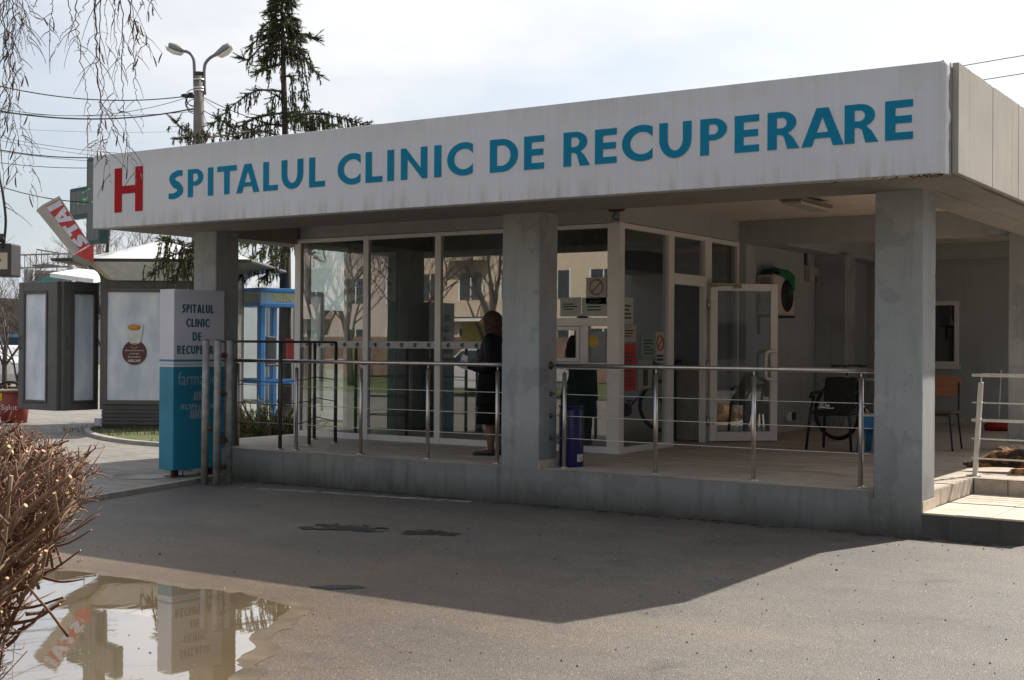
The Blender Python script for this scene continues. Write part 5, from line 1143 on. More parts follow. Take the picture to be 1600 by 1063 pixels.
# ================================================================== trees and plants
m_bark = M('brown_bark', (.055, .042, .032), .9, 0, .35, 8, .4, 40)
m_needle = M('spruce_needles', (.034, .048, .016), .75, 0, .45, 3.5, col2=(.095, .105, .032))
m_needle_dry = M('dry_spruce_twigs', (.055, .045, .028), .85, 0, .4, 6)
def brush(b, p, d, L, r_, rr, m=0):          # one needle-clad shoot
    d = d.normalized(); x = d.orthogonal().normalized(); y = d.cross(x); q = p+d*L
    n = b.add([p+x*r_*.35, p+(y*.87-x*.5)*r_*.35, p-(y*.87+x*.5)*r_*.35, q])
    for i in range(3): b.face((n+i, n+(i+1) % 3, n+3), m)
    k = max(6, int(L/.012))
    for i in range(k):
        t = (i+rr.random())/k; c = p+d*(L*t); a = rr.uniform(0, 2*PI); o = (x*math.cos(a)+y*math.sin(a)); e = o*r_*rr.uniform(.8, 1.3)*(1-.45*t)+d*r_*rr.uniform(.5, 1.2); w = d.cross(o)*.009
        n = b.add([c+w, c-w, c+e]); b.face((n, n+1, n+2), m)
sp_D = 26.0; st = at(447, 400, sp_D); rs = random.Random(11)
spr = thing('spruce_tree', Vector((st.x, st.y, 0)), 'ragged dark spruce rising behind the fascia, its branches drooping over the kiosk', 'tree')
tk = [Vector((st.x, st.y, -.05)), at(446, 400, sp_D), at(447, 250, sp_D), at(444, 150, sp_D), at(442, 75, sp_D), at(440, -25, sp_D)]
b = MB(); b.tube(tk, [.15, .11, .07, .058, .045, .015], 10); b.build('trunk', m_bark, spr)
wood = MB(); fol = MB(); dry = MB()
def branch(pts, dens, hang, width=.19, r0=.02, dryk=.25, tipL=.28):
    P = smooth_path([at(x, y, d) for x, y, d in pts], 7); n = len(P)
    wood.tube(P, [r0*(1-.8*i/(n-1))+.004 for i in range(n)], 5)
    for i in range(1, n):
        t = i/(n-1); seg = P[i]-P[i-1]; k = int(1.45*dens*seg.length*(.35+.9*t)+rs.random())
        for j in range(k):
            p = P[i-1].lerp(P[i], rs.random()); side = Vector((rs.uniform(-1, 1), rs.uniform(-1, 1), 0))*width
            L = rs.uniform(.35, 1.0)*hang*(1.05-.45*t)
            q = p+side*rs.uniform(.3, 1.2)+Vector((0, 0, rs.uniform(-.06, .10))); tgt = dry if rs.random() < dryk*(1-t) else fol
            wood.tube([p, (p+q)/2, q], [.006, .005, .004], 3, cap=False)
            # hanging shoot in two or three links
            c = q; dd = (side*.6+seg.normalized()*.25+Vector((0, 0, -1)))
            for s in range(3):
                l = L/3; brush(tgt, c, dd, l*1.2, .052, rs); 
                if rs.random() < .55: brush(tgt, c, dd+Vector((rs.uniform(-1, 1), rs.uniform(-1, 1), rs.uniform(-.2, .5)))*.9, l*.85, .048, rs)
                c = c+dd.normalized()*l; dd = dd+Vector((rs.uniform(-.3, .3), rs.uniform(-.3, .3), -.35))
        if rs.random() < .75:
            p = P[i]; o = Vector((rs.uniform(-1, 1), rs.uniform(-1, 1), rs.uniform(.1, .8))); brush(fol, p, seg.normalized()+o*.6, rs.uniform(.12, .26), .055, rs)
    d = (P[-1]-P[-3]).normalized()
    for k in range(5): brush(fol, P[-1], d+Vector((rs.uniform(-.7, .7), rs.uniform(-.7, .7), rs.uniform(-.5, .7))), rs.uniform(.5, 1)*tipL, .055, rs)
D = sp_D
for i in range(34):       # narrow upper crown
    y0 = -28+i*3.9; k = (y0+35)/130; L = (9+33*k)*rs.uniform(.4, 1.2); s = -1 if i % 2 else 1; dz = rs.uniform(-.5, .5)
    if y0 > 82 and rs.random() < .5: continue
    branch([(441.5, y0, D), (441.5+s*L*.5, y0+2+L*.10, D+dz*.5), (441.5+s*L, y0+L*.42+rs.uniform(-4, 7), D+dz)], 20, .16+.30*k, .09, .012, .1, .24)
for pts, dens, hang in (
    ([(443, 74, D), (466, 80, D-.1), (486, 104, D-.2), (497, 116, D-.3)], 13, .42), ([(443, 78, D), (468, 88, D-.2), (473, 122, D-.3), (477, 162, D-.3)], 16, .36),
    ([(442, 60, D), (412, 70, D-.2), (390, 92, D-.3), (380, 92, D-.4)], 14, .42), ([(442, 42, D), (412, 50, D), (394, 72, D)], 13, .36), ([(442, 50, D), (470, 54, D), (490, 60, D)], 11, .3),
    ([(444, 143, D), (402, 142, D-.3), (368, 162, D-.6), (336, 192, D-.9)], 15, .48), ([(445, 176, D), (402, 184, D-.4), (368, 200, D-.8), (344, 188, D-1.2)], 17, .42),
    ([(446, 196, D), (410, 196, D-.3), (372, 214, D-.7)], 15, .4), ([(444, 160, D), (430, 150, D-.2), (424, 175, D-.3)], 10, .35),
    ([(447, 184, D), (495, 178, D-.2), (538, 186, D-.5), (572, 196, D-.7)], 26, .40), ([(447, 190, D), (485, 186, D-.5), (520, 196, D-.9)], 28, .40), ([(447, 182, D), (460, 176, D-.4), (478, 190, D-.8), (486, 205, D-.9)], 26, .4),
    ([(443, 120, D), (454, 122, D), (458, 150, D), (460, 172, D)], 14, .35), ([(445, 215, D), (400, 205, D-1), (330, 214, D-2.4), (292, 206, D-3.2), (276, 192, D-3.6)], 9, .34), ([(330, 214, D-2.4), (305, 212, D-3), (285, 218, D-3.2)], 16, .28),
    ([(446, 330, D), (390, 350, D-1.6), (320, 385, D-3.4), (268, 400, D-4.2), (243, 424, D-4.5)], 18, .62), ([(340, 375, D-2.9), (300, 385, D-3.8), (275, 380, D-4.2), (262, 376, D-4.4)], 20, .42), ([(360, 375, D-2.6), (320, 395, D-3.6), (290, 408, D-4.1), (276, 430, D-4.2)], 24, .60), ([(350, 372, D-2.7), (322, 388, D-3.3), (302, 396, D-3.6), (296, 420, D-3.7)], 26, .6),
    ([(447, 365, D), (420, 382, D-.8), (395, 405, D-1.4), (378, 430, D-1.7)], 22, .45), ([(447, 360, D), (470, 380, D-.6), (492, 402, D-1)], 18, .42), ([(447, 370, D), (436, 392, D-1), (424, 412, D-1.4), (415, 432, D-1.6)], 22, .42), ([(446, 350, D), (420, 360, D+.5), (390, 380, D+.9)], 18, .4)):
    branch(pts, dens, hang)
wood.build('branches', m_bark, spr); fol.build('crown', m_needle, spr); dry.build('dry_twigs', m_needle_dry, spr)

# leafless trees
m_twig = M('bare_twig', (.085, .070, .060), .9, 0, .25, 4)
def bare_tree(seed, H, label, group, spread=.5, fine=4, lean=0):
    rr = random.Random(seed); t = thing('bare_tree', (0, 0, 0), label, 'tree', group); tr = MB(); br = MB()
    def grow(p, d, r_, L, dep):
        pts = [p]; n = 4 if dep < 3 else 3; dd = d.copy()
        for i in range(n): dd = (dd+Vector((rr.uniform(-1, 1), rr.uniform(-1, 1), rr.uniform(-.2, .5)))*.13).normalized(); pts.append(pts[-1]+dd*L/n)
        (tr if dep == 0 else br).tube(pts, [r_*(1-.4*i/n) for i in range(n+1)], 7 if dep == 0 else (4 if dep < 3 else 3), cap=dep < 2)
        if dep >= fine: return
        for k in range((rr.choice((2, 3, 3)) if dep < 2 else rr.choice((3, 3, 4))) if dep else 6):
            s = rr.uniform(.35, 1.0); i = min(n-1, int(s*n)); q = pts[i].lerp(pts[i+1], s*n-i) if i < n else pts[-1]
            a = rr.uniform(0, 2*PI); nd = (dd*rr.uniform(.5, 1)+Vector((math.cos(a), math.sin(a), rr.uniform(.0, .6)))*spread*rr.uniform(.7, 1.4)).normalized()
            grow(q, nd, max(r_*.46, .0045), L*rr.uniform(.55, .8), dep+1)
    grow(Vector((0, 0, -.1)), Vector((lean, 0, 1)), H*.016, H*.38, 0)
    tr.build('trunk', m_bark, t); br.build('branches', m_twig, t); return t
def place(t, loc, rz, s, label, first=False):
    o = t if first else copy_tree(t); o.location = loc; o.rotation_euler = (0, 0, rz); o.scale = (s, s, s); o['label'] = label; return o
G = 'bare trees behind the kiosk'
A = bare_tree(3, 9, 'x', G, .45, 5); B = bare_tree(8, 9, 'x', G, .62, 5); Cb = bare_tree(21, 4, 'x', 'leafless shrubs at the far left', .7, 4)
gp = lambda px, d: (lambda p: Vector((p.x, p.y, -.02)))(at(px, 540, d))
place(A, gp(174, 44), .3, .75, 'thin bare tree directly under the green cross', True)
place(B, gp(203, 52), 1.0, .95, 'bare tree behind the kiosk dome right of the cross pole', True)
place(A, gp(222, 47), 2.2, .82, 'bare tree with an upright trunk behind the kiosk dome')
place(B, gp(246, 50), 3.9, .85, 'wide bare tree behind the top of the kiosk dome'); place(A, gp(275, 45), 5.0, .72, 'bare tree between the kiosk dome and the left pillar')
place(B, gp(126, 60), 2.0, .72, 'bare tree behind the tip of the red arrow'); place(A, gp(60, 62), 1.3, .66, 'bare tree above the left folding shutter'); place(B, gp(8, 40), .5, .62, 'bare tree behind the hanging box at the left edge'); place(A, gp(26, 31), 4.4, .42, 'young bare tree standing left of the folding shutters')
place(B, gp(-14, 50), 2.9, .85, 'bare tree half cut by the left edge of the view'); place(A, gp(420, 60), 1.9, .7, 'bare tree far behind the phone booth')
sl_ = ['leftmost', 'second', 'third', 'fourth', 'fifth', 'sixth', 'seventh']
for i in range(7): place(Cb, gp(-20+i*11, 66+(i % 3)*6), i*1.3, 1.05+.15*(i % 2), '%s brown leafless shrub along the railway, counted from the left' % sl_[i], i == 0)
# brown slope beyond
b = MB(); p, q = at(-500, 545, 120), at(700, 545, 150); b.prism([Vector((p.x, p.y, -.03)), Vector((q.x, q.y, -.03)), Vector((q.x, q.y, 5.0)), Vector((p.x, p.y, 6.5))], FH*8)
tag(b.build('embankment', M('brown_scrub', (.11, .085, .065), .95, 0, .5, .7, 1, 3)), kind='structure')
# juniper left of the glazing
jp = at(415, 680, 18.2); jp.z = .045; t = thing('juniper_shrub', jp, 'low olive juniper shrub behind the left end of the platform', 'shrub'); b = MB(); w = MB(); rj = random.Random(4)
for i in range(620):
    a = rj.uniform(0, 2*PI); e = rj.uniform(.05, 1.2); d = Vector((math.cos(a)*math.cos(e)*1.25, math.sin(a)*math.cos(e), math.sin(e)*.9+.12)); L = rj.uniform(.40, .95); p = jp+Vector((math.cos(a)*.15, math.sin(a)*.15, .02))
    if i < 60: w.tube([p, p+d*L*.6], [.01, .005], 4)
    brush(b, p+d*L*.35, d+Vector((rj.uniform(-.4, .4), rj.uniform(-.4, .4), rj.uniform(-.2, .3))), L*.5, .045, rj, 0 if rj.random() < .75 else 1)
b.build('foliage', [M('juniper_green', (.16, .17, .055), .8, 0, .35, 6), M('juniper_brown', (.20, .13, .07), .85)], t); w.build('stems', m_bark, t)
# planted bed in front of the kiosk with its curved kerb
bed = [(-19.6, 16.6), (-18.6, 15.0), (-17.6, 14.15), (-16.6, 13.6), (-15.6, 13.25), (-14.6, 13.15), (-13.2, 13.2), (-12.4, 13.6), (-12.6, 17.5), (-16, 19.5)]
b = MB(); b.poly(blob(bed, .055, 5)); tag(b.build('flower_bed', m_lawn), kind='structure')
b = MB(); kpz = blob(bed, .05, 5); n = len(kpz); R1, R2 = [], []
cen = sum((p for p in kpz), Vector())/n
for p in kpz: d = (p-cen).normalized(); R1.append(p-d*.06); R2.append(p+d*.06)
n1 = b.add([p-Z*.06 for p in R1]); n2 = b.add([p+Z*.05 for p in R1]); n3 = b.add([p+Z*.05 for p in R2]); n4 = b.add([p-Z*.06 for p in R2])
for i in range(n):
    j = (i+1) % n
    for u, v in ((n1, n2), (n2, n3), (n3, n4)): b.face((u+i, v+i, v+j, u+j))
tag(b.build('bed_kerb', m_kerb), kind='structure')
b = MB(); rg = random.Random(9)
for i in range(5200):
    p = Vector((rg.uniform(-19, -12.5), rg.uniform(13.2, 17), .055)); h = rg.uniform(.03, .10); a = rg.uniform(0, PI); e = Vector((math.cos(a), math.sin(a), 0))*.006
    if noise.noise(p*1.1) < -.12 or p.y < 13.25+abs(p.x+14.3)*.24: continue
    n = b.add((p-e, p+e, p+Vector((rg.uniform(-.03, .03), rg.uniform(-.03, .03), h)))); b.face((n, n+1, n+2), rg.randint(0, 1))
tag(b.build('grass', [M('grass_green', (.06, .09, .02), .8), M('grass_dry', (.13, .11, .05), .85)]), kind='stuff')

# hanging birch twigs at the top left
bt_ = at(-330, 600, 5.2); bt_.z = 0; birch = thing('birch_tree', bt_, 'drooping leafless birch twigs with dark catkins hanging into the top left corner', 'tree')
m_bt = M('birch_twig', (.075, .055, .05), .8, 0, .2, 30); m_cat = M('catkin', (.06, .038, .025), .85, 0, .3, 60)
tw = MB(); ck = MB(); rb = random.Random(17)
def catkin(p, L, d=5.2):
    dv_ = Vector((rb.uniform(-.45, .45), rb.uniform(-.3, .3), -1)).normalized(); pts = [p]
    cv = Vector((rb.uniform(-.5, .5), rb.uniform(-.5, .5), 0))
    for i in range(4): pts.append(pts[-1]+(dv_+cv*(i*.28-.3)).normalized()*L/4)
    ck.tube(pts, [.0016, .0028, .0032, .0028, .0016], 5)
def strand(px, d, r0=.0034, sub=1.0, cat=.5, wig=2.2):
    P = smooth_path([at(x, y, d+rb.uniform(-.05, .05)) for x, y in px], 8)
    P = [p+Vector((rb.gauss(0, .0016), rb.gauss(0, .0016), 0))*wig for p in P]; n = len(P)
    tw.tube(P, [r0*.72*(1-.72*i/(n-1)) for i in range(n)], 5)
    for i in range(2, n-1):
        if rb.random() < .2*sub:
            a = rb.choice((-1, 1)); L = rb.uniform(.04, .20)*(1-.4*i/n); p = P[i]; e = [p]
            dd = (P[i]-P[i-1]).normalized()*.8+VR*a*rb.uniform(.25, .8)+FH*rb.uniform(-.4, .4)
            for k in range(4): e.append(e[-1]+dd.normalized()*L/4); dd = dd+Vector((rb.uniform(-.25, .25), rb.uniform(-.25, .25), -.28))
            tw.tube(e, [.0018, .0015, .0012, .001, .0008], 4)
            if rb.random() < cat*.42: catkin(e[-1], rb.uniform(.03, .05))
            if rb.random() < cat*.12: catkin(e[2], rb.uniform(.03, .05))
        if rb.random() < cat*.06: catkin(P[i], rb.uniform(.03, .06))
        if rb.random() < .3: q = P[i]+VR*rb.uniform(-.008, .008)-Z*.004; tw.tube([P[i], q], [.0018, .001], 3)
D5 = 5.2
for px, r0, cat in (
    ([(118, -30), (119, 20), (124, 70), (131, 120), (137, 160), (140, 190), (143, 206)], .0036, .3), ([(148, -30), (151, 60), (152, 110), (156, 140), (158, 180), (160, 215), (164, 240), (168, 256)], .0050, .8), ([(158, -30), (155, 80), (161, 130), (158, 175), (154, 205), (149, 226)], .0032, .6),
    ([(186, -30), (192, 50), (190, 110), (192, 150), (196, 190), (199, 215), (199, 245), (195, 262)], .0036, .5), ([(195, -30), (205, 40), (209, 90), (210, 130), (214, 155), (221, 172), (224, 200)], .0032, .7), ([(178, -30), (180, 30), (182, 90), (178, 135), (184, 170), (198, 175)], .0022, .2), ([(168, -30), (165, 30), (170, 80), (178, 60), (176, 15)], .002, .4),
    ([(203, -30), (207, 20), (215, 40), (219, 62), (222, 95)], .0026, .8), ([(100, -20), (110, 20), (114, 38), (100, 52), (87, 75), (77, 95)], .0030, .3), ([(84, -30), (83, 10), (80, 35), (78, 54)], .0028, .3), ([(150, -20), (128, 15), (112, 40), (121, 65), (130, 85), (140, 60)], .0024, .3),
    ([(240, -30), (237, -5), (241, 18)], .003, .7), ([(228, -30), (223, -4), (218, 16)], .003, .9), ([(172, 170), (176, 190), (170, 215), (165, 240), (170, 262), (176, 290)], .002, .5), ([(199, 215), (205, 240), (210, 270), (213, 300)], .0016, .2), ([(62, -25), (55, 10), (40, -5)], .002, .2),
    ([(4, -30), (6, 40), (7, 90), (10, 130), (13, 165), (12, 190)], .0042, .5), ([(20, -30), (21, 25), (19, 70), (16, 120), (18, 165), (26, 200), (33, 235), (40, 270)], .0034, .3), ([(-6, -30), (3, 30), (12, 80), (20, 120), (16, 160), (22, 205), (24, 250), (31, 275)], .0030, .3), ([(30, -30), (24, 20), (20, 60), (30, 85), (36, 110), (43, 125)], .0026, .6), ([(33, -10), (40, 35), (45, 55), (47, 70)], .0020, .1), ([(38, -5), (48, 20), (56, 28), (63, 31)], .0020, .1), ([(9, -30), (12, 20), (10, 60), (14, 110), (10, 150), (7, 185), (3, 215)], .003, .4),
    ([(26, 150), (32, 190), (38, 215), (43, 245), (50, 265)], .002, .1), ([(-4, 190), (2, 240), (6, 300), (8, 330)], .0022, .1), ([(47, 190), (52, 250), (50, 275), (48, 312)], .0015, .1), ([(214, -30), (219, 0), (222, 8)], .002, .2), ([(226, 50), (232, 68), (237, 80)], .0014, 0)):
    strand(px, D5+rb.uniform(-.25, .25), r0, 1.0, cat)
for cx_, wd, nn_, y1 in ((14, 15, 6, 190), (158, 14, 1, 130), (198, 12, 2, 140)):
    for i in range(nn_):
        x0 = cx_+rb.gauss(0, wd*.6); y2 = y1*rb.uniform(.5, 1.25); strand([(x0, -30), (x0+rb.gauss(0, 5), y2*.35), (x0+rb.gauss(0, 7), y2*.7), (x0+rb.gauss(0, 8), y2)], D5+rb.uniform(-.4, .4), rb.uniform(.0010, .0018), .7, .2)
b = MB(); tp = Vector((bt_.x, bt_.y, -.1)); b.tube(smooth_path([tp, tp+Z*2+RH*.05, tp+Z*4.2+RH*.1, tp+Z*7], 4), [.14]*4+[.12]*4+[.09]*4+[.05], 10); b.build('trunk', M('birch_bark', (.42, .40, .37), .8, 0, .5, 5, col2=(.55, .53, .5)), birch)
for k, (ux, uy, h0) in enumerate(((2, -60, 3.4), (150, -90, 3.8), (210, -70, 4.2))):
    q = at(ux, uy, D5); tw.tube(smooth_path([tp+Z*h0, tp.lerp(q, .5)+Z*(h0*.5+1.6), q+Z*.35, at(ux, -28, D5)], 6), [.03*(1-i/18)+.004 for i in range(19)], 6)
tw.build('twigs', m_bt, birch); tag(ck.build('catkins', m_cat, birch), kind='stuff')

# pruned hedge in the left foreground
hd = random.Random(23); hb0 = CAM+FH*3.55-RH*1.9; hb0.z = 0
hedge = thing('pruned_hedge', hb0, 'hard-pruned leafless brown hedge with pale cut stem ends at the left', 'hedge')
m_stem = M('hedge_bark', (.125, .062, .036), .8, 0, .45, 14, .3, 90, col2=(.27, .15, .088)); m_stem2 = M('grey_hedge_bark', (.23, .145, .092), .85, 0, .35, 20); m_shoot = M('red_shoot', (.20, .065, .045), .6, 0, .2, 10); m_cut = M('cut_wood', (.52, .36, .20), .8, 0, .2, 40)
hs = MB(); hc = MB()
def edge(z):      # right-hand limit of the hedge at height z, metres right of the camera axis at depth 3.55
    T = [(0, -1.62), (.35, -1.50), (.62, -1.42), (.80, -1.37), (.96, -1.27), (1.08, -1.20), (1.2, -1.175), (1.26, -1.25), (1.31, -1.36), (1.36, -1.52)]
    for (a, x), (c, y) in zip(T, T[1:]):
        if z <= c: return x+(y-x)*(z-a)/(c-a)
    return T[-1][1]
def L2W(u, d, z):
    ze = 1.55-(1.55-z)*3.55/d; u = min(u, edge(ze)*d/3.55-.004)        # keep inside the clipped outline
    p = CAM+RH*u+FH*d; p.z = max(z, -.02); return p
def inside(p):
    v = p-CAM; dd = v.dot(FH); return v.dot(RH) <= (edge(1.55-(1.55-p.z)*3.55/dd)+hd.choice((.02, .03, .05, .09)))*dd/3.55
def twig(p, d, L, r0, dep):
    n = 4; P = [p]; dd = d.normalized()
    for i in range(n):
        k = Vector((hd.gauss(0, 1), hd.gauss(0, 1), hd.gauss(0, .8))); dd = (dd+k*.16).normalized(); P.append(P[-1]+dd*L/n*hd.uniform(.7, 1.3))
    while len(P) > 2 and not inside(P[-1]): P.pop()
    m = hd.choice((0, 0, 0, 1, 1, 2)) if dep else hd.choice((0, 0, 1)); nn = len(P); hs.tube(P, [r0*(1-.35*i/(nn-1))*hd.uniform(.88, 1.14) for i in range(nn)], 6 if r0 > .003 else 5, m, mcap=3 if (hd.random() < .7 or r0 > .003) else m)
    if dep < 2:
        for q in range(hd.choice((2, 3, 4)) if dep == 0 else hd.choice((0, 1, 2))):
            i = hd.randint(1, nn-1); o = Vector((hd.gauss(0, 1), hd.gauss(0, 1), hd.gauss(.35, .7))); twig(P[i], (dd*.75+o.normalized()*.8), L*hd.uniform(.22, .62), r0*hd.uniform(.45, .75), dep+1)
for i in range(1350):
    z = hd.uniform(.12, 1.22); dep = 3.55+hd.gauss(0, .36); ze = 1.55-(1.55-z)*3.55/dep; u = (edge(ze)-.03-abs(hd.gauss(0, .30)))*dep/3.55
    p = L2W(u, dep, z); lean = hd.gauss(.28, .5); twig(p, RH*lean+FH*hd.gauss(-.05, .45)+Z*hd.uniform(.55, 1.1), hd.uniform(.14, .34), hd.choice((.0018, .0022, .0026, .0032, .0042)), 0)
for i in range(420):      # stout stems cut back at the clipped face
    z = hd.uniform(.45, 1.34); dep = 3.5+hd.gauss(0, .30); ze = 1.55-(1.55-z)*3.55/dep; u = (edge(ze)-abs(hd.gauss(0, .16)))*dep/3.55
    q = CAM+RH*u+FH*dep; q.z = z; dd = (RH*hd.gauss(.55, .35)+FH*hd.gauss(-.25, .4)+Z*hd.uniform(.45, 1.1)).normalized(); L = hd.uniform(.10, .30); r0 = hd.uniform(.0030, .0056); k = Vector((hd.gauss(0, 1), hd.gauss(0, 1), hd.gauss(0, 1)))*.012
    hs.tube([q-dd*L, q-dd*L*.5+k, q-dd*L*.15+k*.3, q], [r0*1.25, r0*1.1, r0, r0*1.06], 7, hd.choice((0, 0, 1)), mcap=3)
for i in range(200):
    u = -1.8-hd.random()*.8; dep = 3.55+hd.gauss(0, .35); P = [L2W(u, dep, -.02)]; z = 0; top = hd.uniform(.6, 1.2)
    while z < top: z += .16; P.append(L2W(P[-1].__sub__(CAM).dot(RH)+hd.gauss(.05, .05), dep+hd.gauss(0, .03), z))
    hs.tube(P, [hd.uniform(.006, .010)*(1-.03*k) for k in range(len(P))], 7, hd.randint(0, 1), mcap=3)
for (x0, y0), (x1, y1), c in (((60, 850), (155, 804), .5), ((70, 856), (143, 828), .3), ((40, 905), (126, 860), .4), ((60, 900), (133, 905), .1), ((20, 905), (64, 905), 0), ((5, 950), (100, 933), .0), ((20, 975), (94, 944), 0), ((30, 985), (70, 950), 0), ((0, 985), (44, 980), 0), ((10, 1010), (42, 968), 0), ((80, 730), (118, 712), 0), ((60, 800), (108, 757), .2), ((90, 745), (131, 737), .2), ((30, 700), (109, 688), .2), ((40, 960), (103, 936), 0), ((0, 935), (85, 886), .2)):
    p, q = at(x0, y0, 3.5), at(x1, y1, 3.45+hd.uniform(-.1, .1)); thin = y0 < 940
    P = smooth_path([p, p.lerp(q, .5)-Z*.012, q], 4); n = len(P); hs.tube(P, [(.0042 if thin else .006)*(1-.55*i/(n-1)) for i in range(n)], 6, 2 if thin else 0, mcap=3)
hs.build('stems', [m_stem, m_stem2, m_shoot, m_cut], hedge)
b = MB(); b.prism([L2W(-1.62, 2.2, .0), L2W(-1.55, 5.2, .0), L2W(-3.6, 5.2, .0), L2W(-3.6, 2.2, .0)], Z*.05); tag(b.build('hedge_bed', m_ground), kind='structure')

# ================================================================== across the road behind the viewer (seen in the glazing)
b = MB(); b.poly([(-90, -6.5, .055), (-12.5, -6.5, .055), (-12.5, -60, .055), (-90, -60, .055)][::-1]); tag(b.build('lawn', M('lawn_grass', (.10, .12, .035), .95, 0, .35, .8)), kind='structure')  # one grass tone with random patches
def block(x0, x1, y, dep, H, m, label, wcol=None):
    t = thing('apartment_block', ((x0+x1)/2, y, 0), label, 'building', 'apartment blocks reflected in the glazing'); b = MB(); b.box(x0, x1, y-dep, y, -.05, H); b.build('wall', m, t)
    b = MB(); b.box(x0-.3, x1+.3, y-dep-.3, y+.3, H, H+.5); b.build('roof', m_conc2, t)
    n = int((x1-x0)/2.6); fl = int(H/2.9); gl = M('block_window', (.05, .06, .07), .12); fr = MB(); g = MB()
    for i in range(n):
        for k in range(fl):
            xx = x0+(i+.5)*(x1-x0)/n; zz = 1.0+k*2.9; g.box(xx-.7, xx+.7, y+.002, y+.03, zz, zz+1.4)
            fr.box(xx-.78, xx-.7, y+.002, y+.06, zz-.08, zz+1.48); fr.box(xx+.7, xx+.78, y+.002, y+.06, zz-.08, zz+1.48); fr.box(xx-.03, xx+.03, y+.032, y+.05, zz, zz+1.4)
            if i % 5 == 1 and k: fr.box(xx-1.2, xx+1.2, y+.01, y+.9, zz-.9, zz-.1, 1)
    w = g.build('windows', gl, t); fr.build('window_frames', [m_white, m], w)
block(-92, -58, -30, 12, 20, M('pale_blue_wall', (.46, .50, .54), .85, 0, .1, .4), 'pale blue apartment block reflected in the second pane')
block(-56, -44, -32, 12, 20, M('pink_wall', (.50, .42, .40), .85, 0, .1, .4), 'pink apartment block reflected in the third pane')
block(-43, -22, -30, 12, 17, M('ochre_wall', (.58, .49, .38), .85, 0, .1, .4), 'ochre apartment block reflected beside the middle pillar')
block(-20, 22, -34, 12, 15, M('grey_block_wall', (.42, .42, .36), .85, 0, .1, .4), 'grey apartment block reflected right of the middle pillar')
G2 = 'bare trees reflected in the glazing'; la = ['tall bare tree reflected in the left pane', 'bare tree reflected in the second pane', 'wide bare tree reflected in the second pane', 'bare tree reflected in the third pane near its left frame', 'bare tree reflected in the third pane near the pillar', 'bare tree reflected above the hatch', 'wide bare tree reflected above the hatch', 'bare tree reflected at the far left of the glazing']
for i, (x, y, s) in enumerate(((-31, -11, .95), (-35, -14, 1.1), (-41, -16, 1.15), (-32, -16, 1.1), (-27, -14, 1.05), (-17, -12, 1.0), (-13, -15, 1.1), (-50, -14, 1.2))):
    o = place((A, B)[i % 2], (x, y, .0), i*1.1, s, la[i]); o['group'] = G2
b = MB(); b.box(-60, -20, -20.2, -20, 0, 1.9); t = thing('boundary_wall', (-40, -20, 0), 'red brick wall across the road reflected in the glazing', 'wall'); b.build('bricks', M('red_brick', (.20, .125, .10), .9, 0, .3, 3), t)
t = thing('market_stall', (-26.5, -13, 0), 'colourful market stall across the road reflected in the third pane', 'stall')
b = MB(); b.box(-28, -25.6, -14, -12.6, 0, 1.0); b.build('counter', M('stall_blue', (.05, .08, .35), .6), t)
b = MB(); b.box(-28, -26.8, -13.9, -13.7, 1.0, 2.4); b.build('back_board', M('stall_yellow', (.55, .40, .05), .6), t)
b = MB(); b.box(-26.8, -25.7, -13.9, -13.7, 1.0, 2.3); b.build('back_board', M('stall_red', (.5, .06, .04), .6), t)
b = MB(); b.box(-28.2, -25.4, -14.2, -12.3, 2.4, 2.5); b.build('awning', m_white, t)
car((-21.5, -6.2, 0), (1, .1, 0), (.55, .55, .56), 'white car across the road reflected in the third pane')

# tall plain block added out of view to darken the open door's reflection
t = thing('apartment_block', (26, 9, 0), 'dark apartment block added out of view on the right to darken the open door reflection', 'building', 'apartment blocks reflected in the glazing')
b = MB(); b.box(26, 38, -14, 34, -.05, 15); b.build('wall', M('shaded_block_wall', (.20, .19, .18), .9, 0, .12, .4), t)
b = MB(); b.box(25.7, 38.3, -14.3, 34.3, 15, 15.5); b.build('roof', m_conc2, t)
g = MB()
for i in range(14):
    for k in range(5): g.box(25.97, 25.999, -12.6+i*3.3, -11.2+i*3.3, 1.1+k*2.9, 2.5+k*2.9)
g.build('windows', m_dark, t)
# ================================================================== figures
def skin(name, nodes, edges, mat, parent, origin=None, sub=2, root=0):   # nodes: (position, radius or (rx, ry))
    off = base_of(parent) if parent else Vector(origin)
    bm = bmesh.new(); ly = bm.verts.layers.skin.verify(); vs = []
    for i, (p, r_) in enumerate(nodes):
        v = bm.verts.new(Vector(p)-off); v[ly].radius = r_ if isinstance(r_, tuple) else (r_, r_); v[ly].use_root = i == root; vs.append(v)
    for a, b_ in edges: bm.edges.new((vs[a], vs[b_]))
    me = bpy.data.meshes.new(name); bm.to_mesh(me); bm.free(); me.materials.append(mat)
    o = link(name, me, parent, 0, off if not parent else None)
    k = o.modifiers.new('skin', 'SKIN'); k.use_smooth_shade = True; k.branch_smoothing = .4
    s = o.modifiers.new('sub', 'SUBSURF'); s.levels = sub; s.render_levels = sub
    return o
def chain(n, s=0): return [(s+i, s+i+1) for i in range(n-1)]

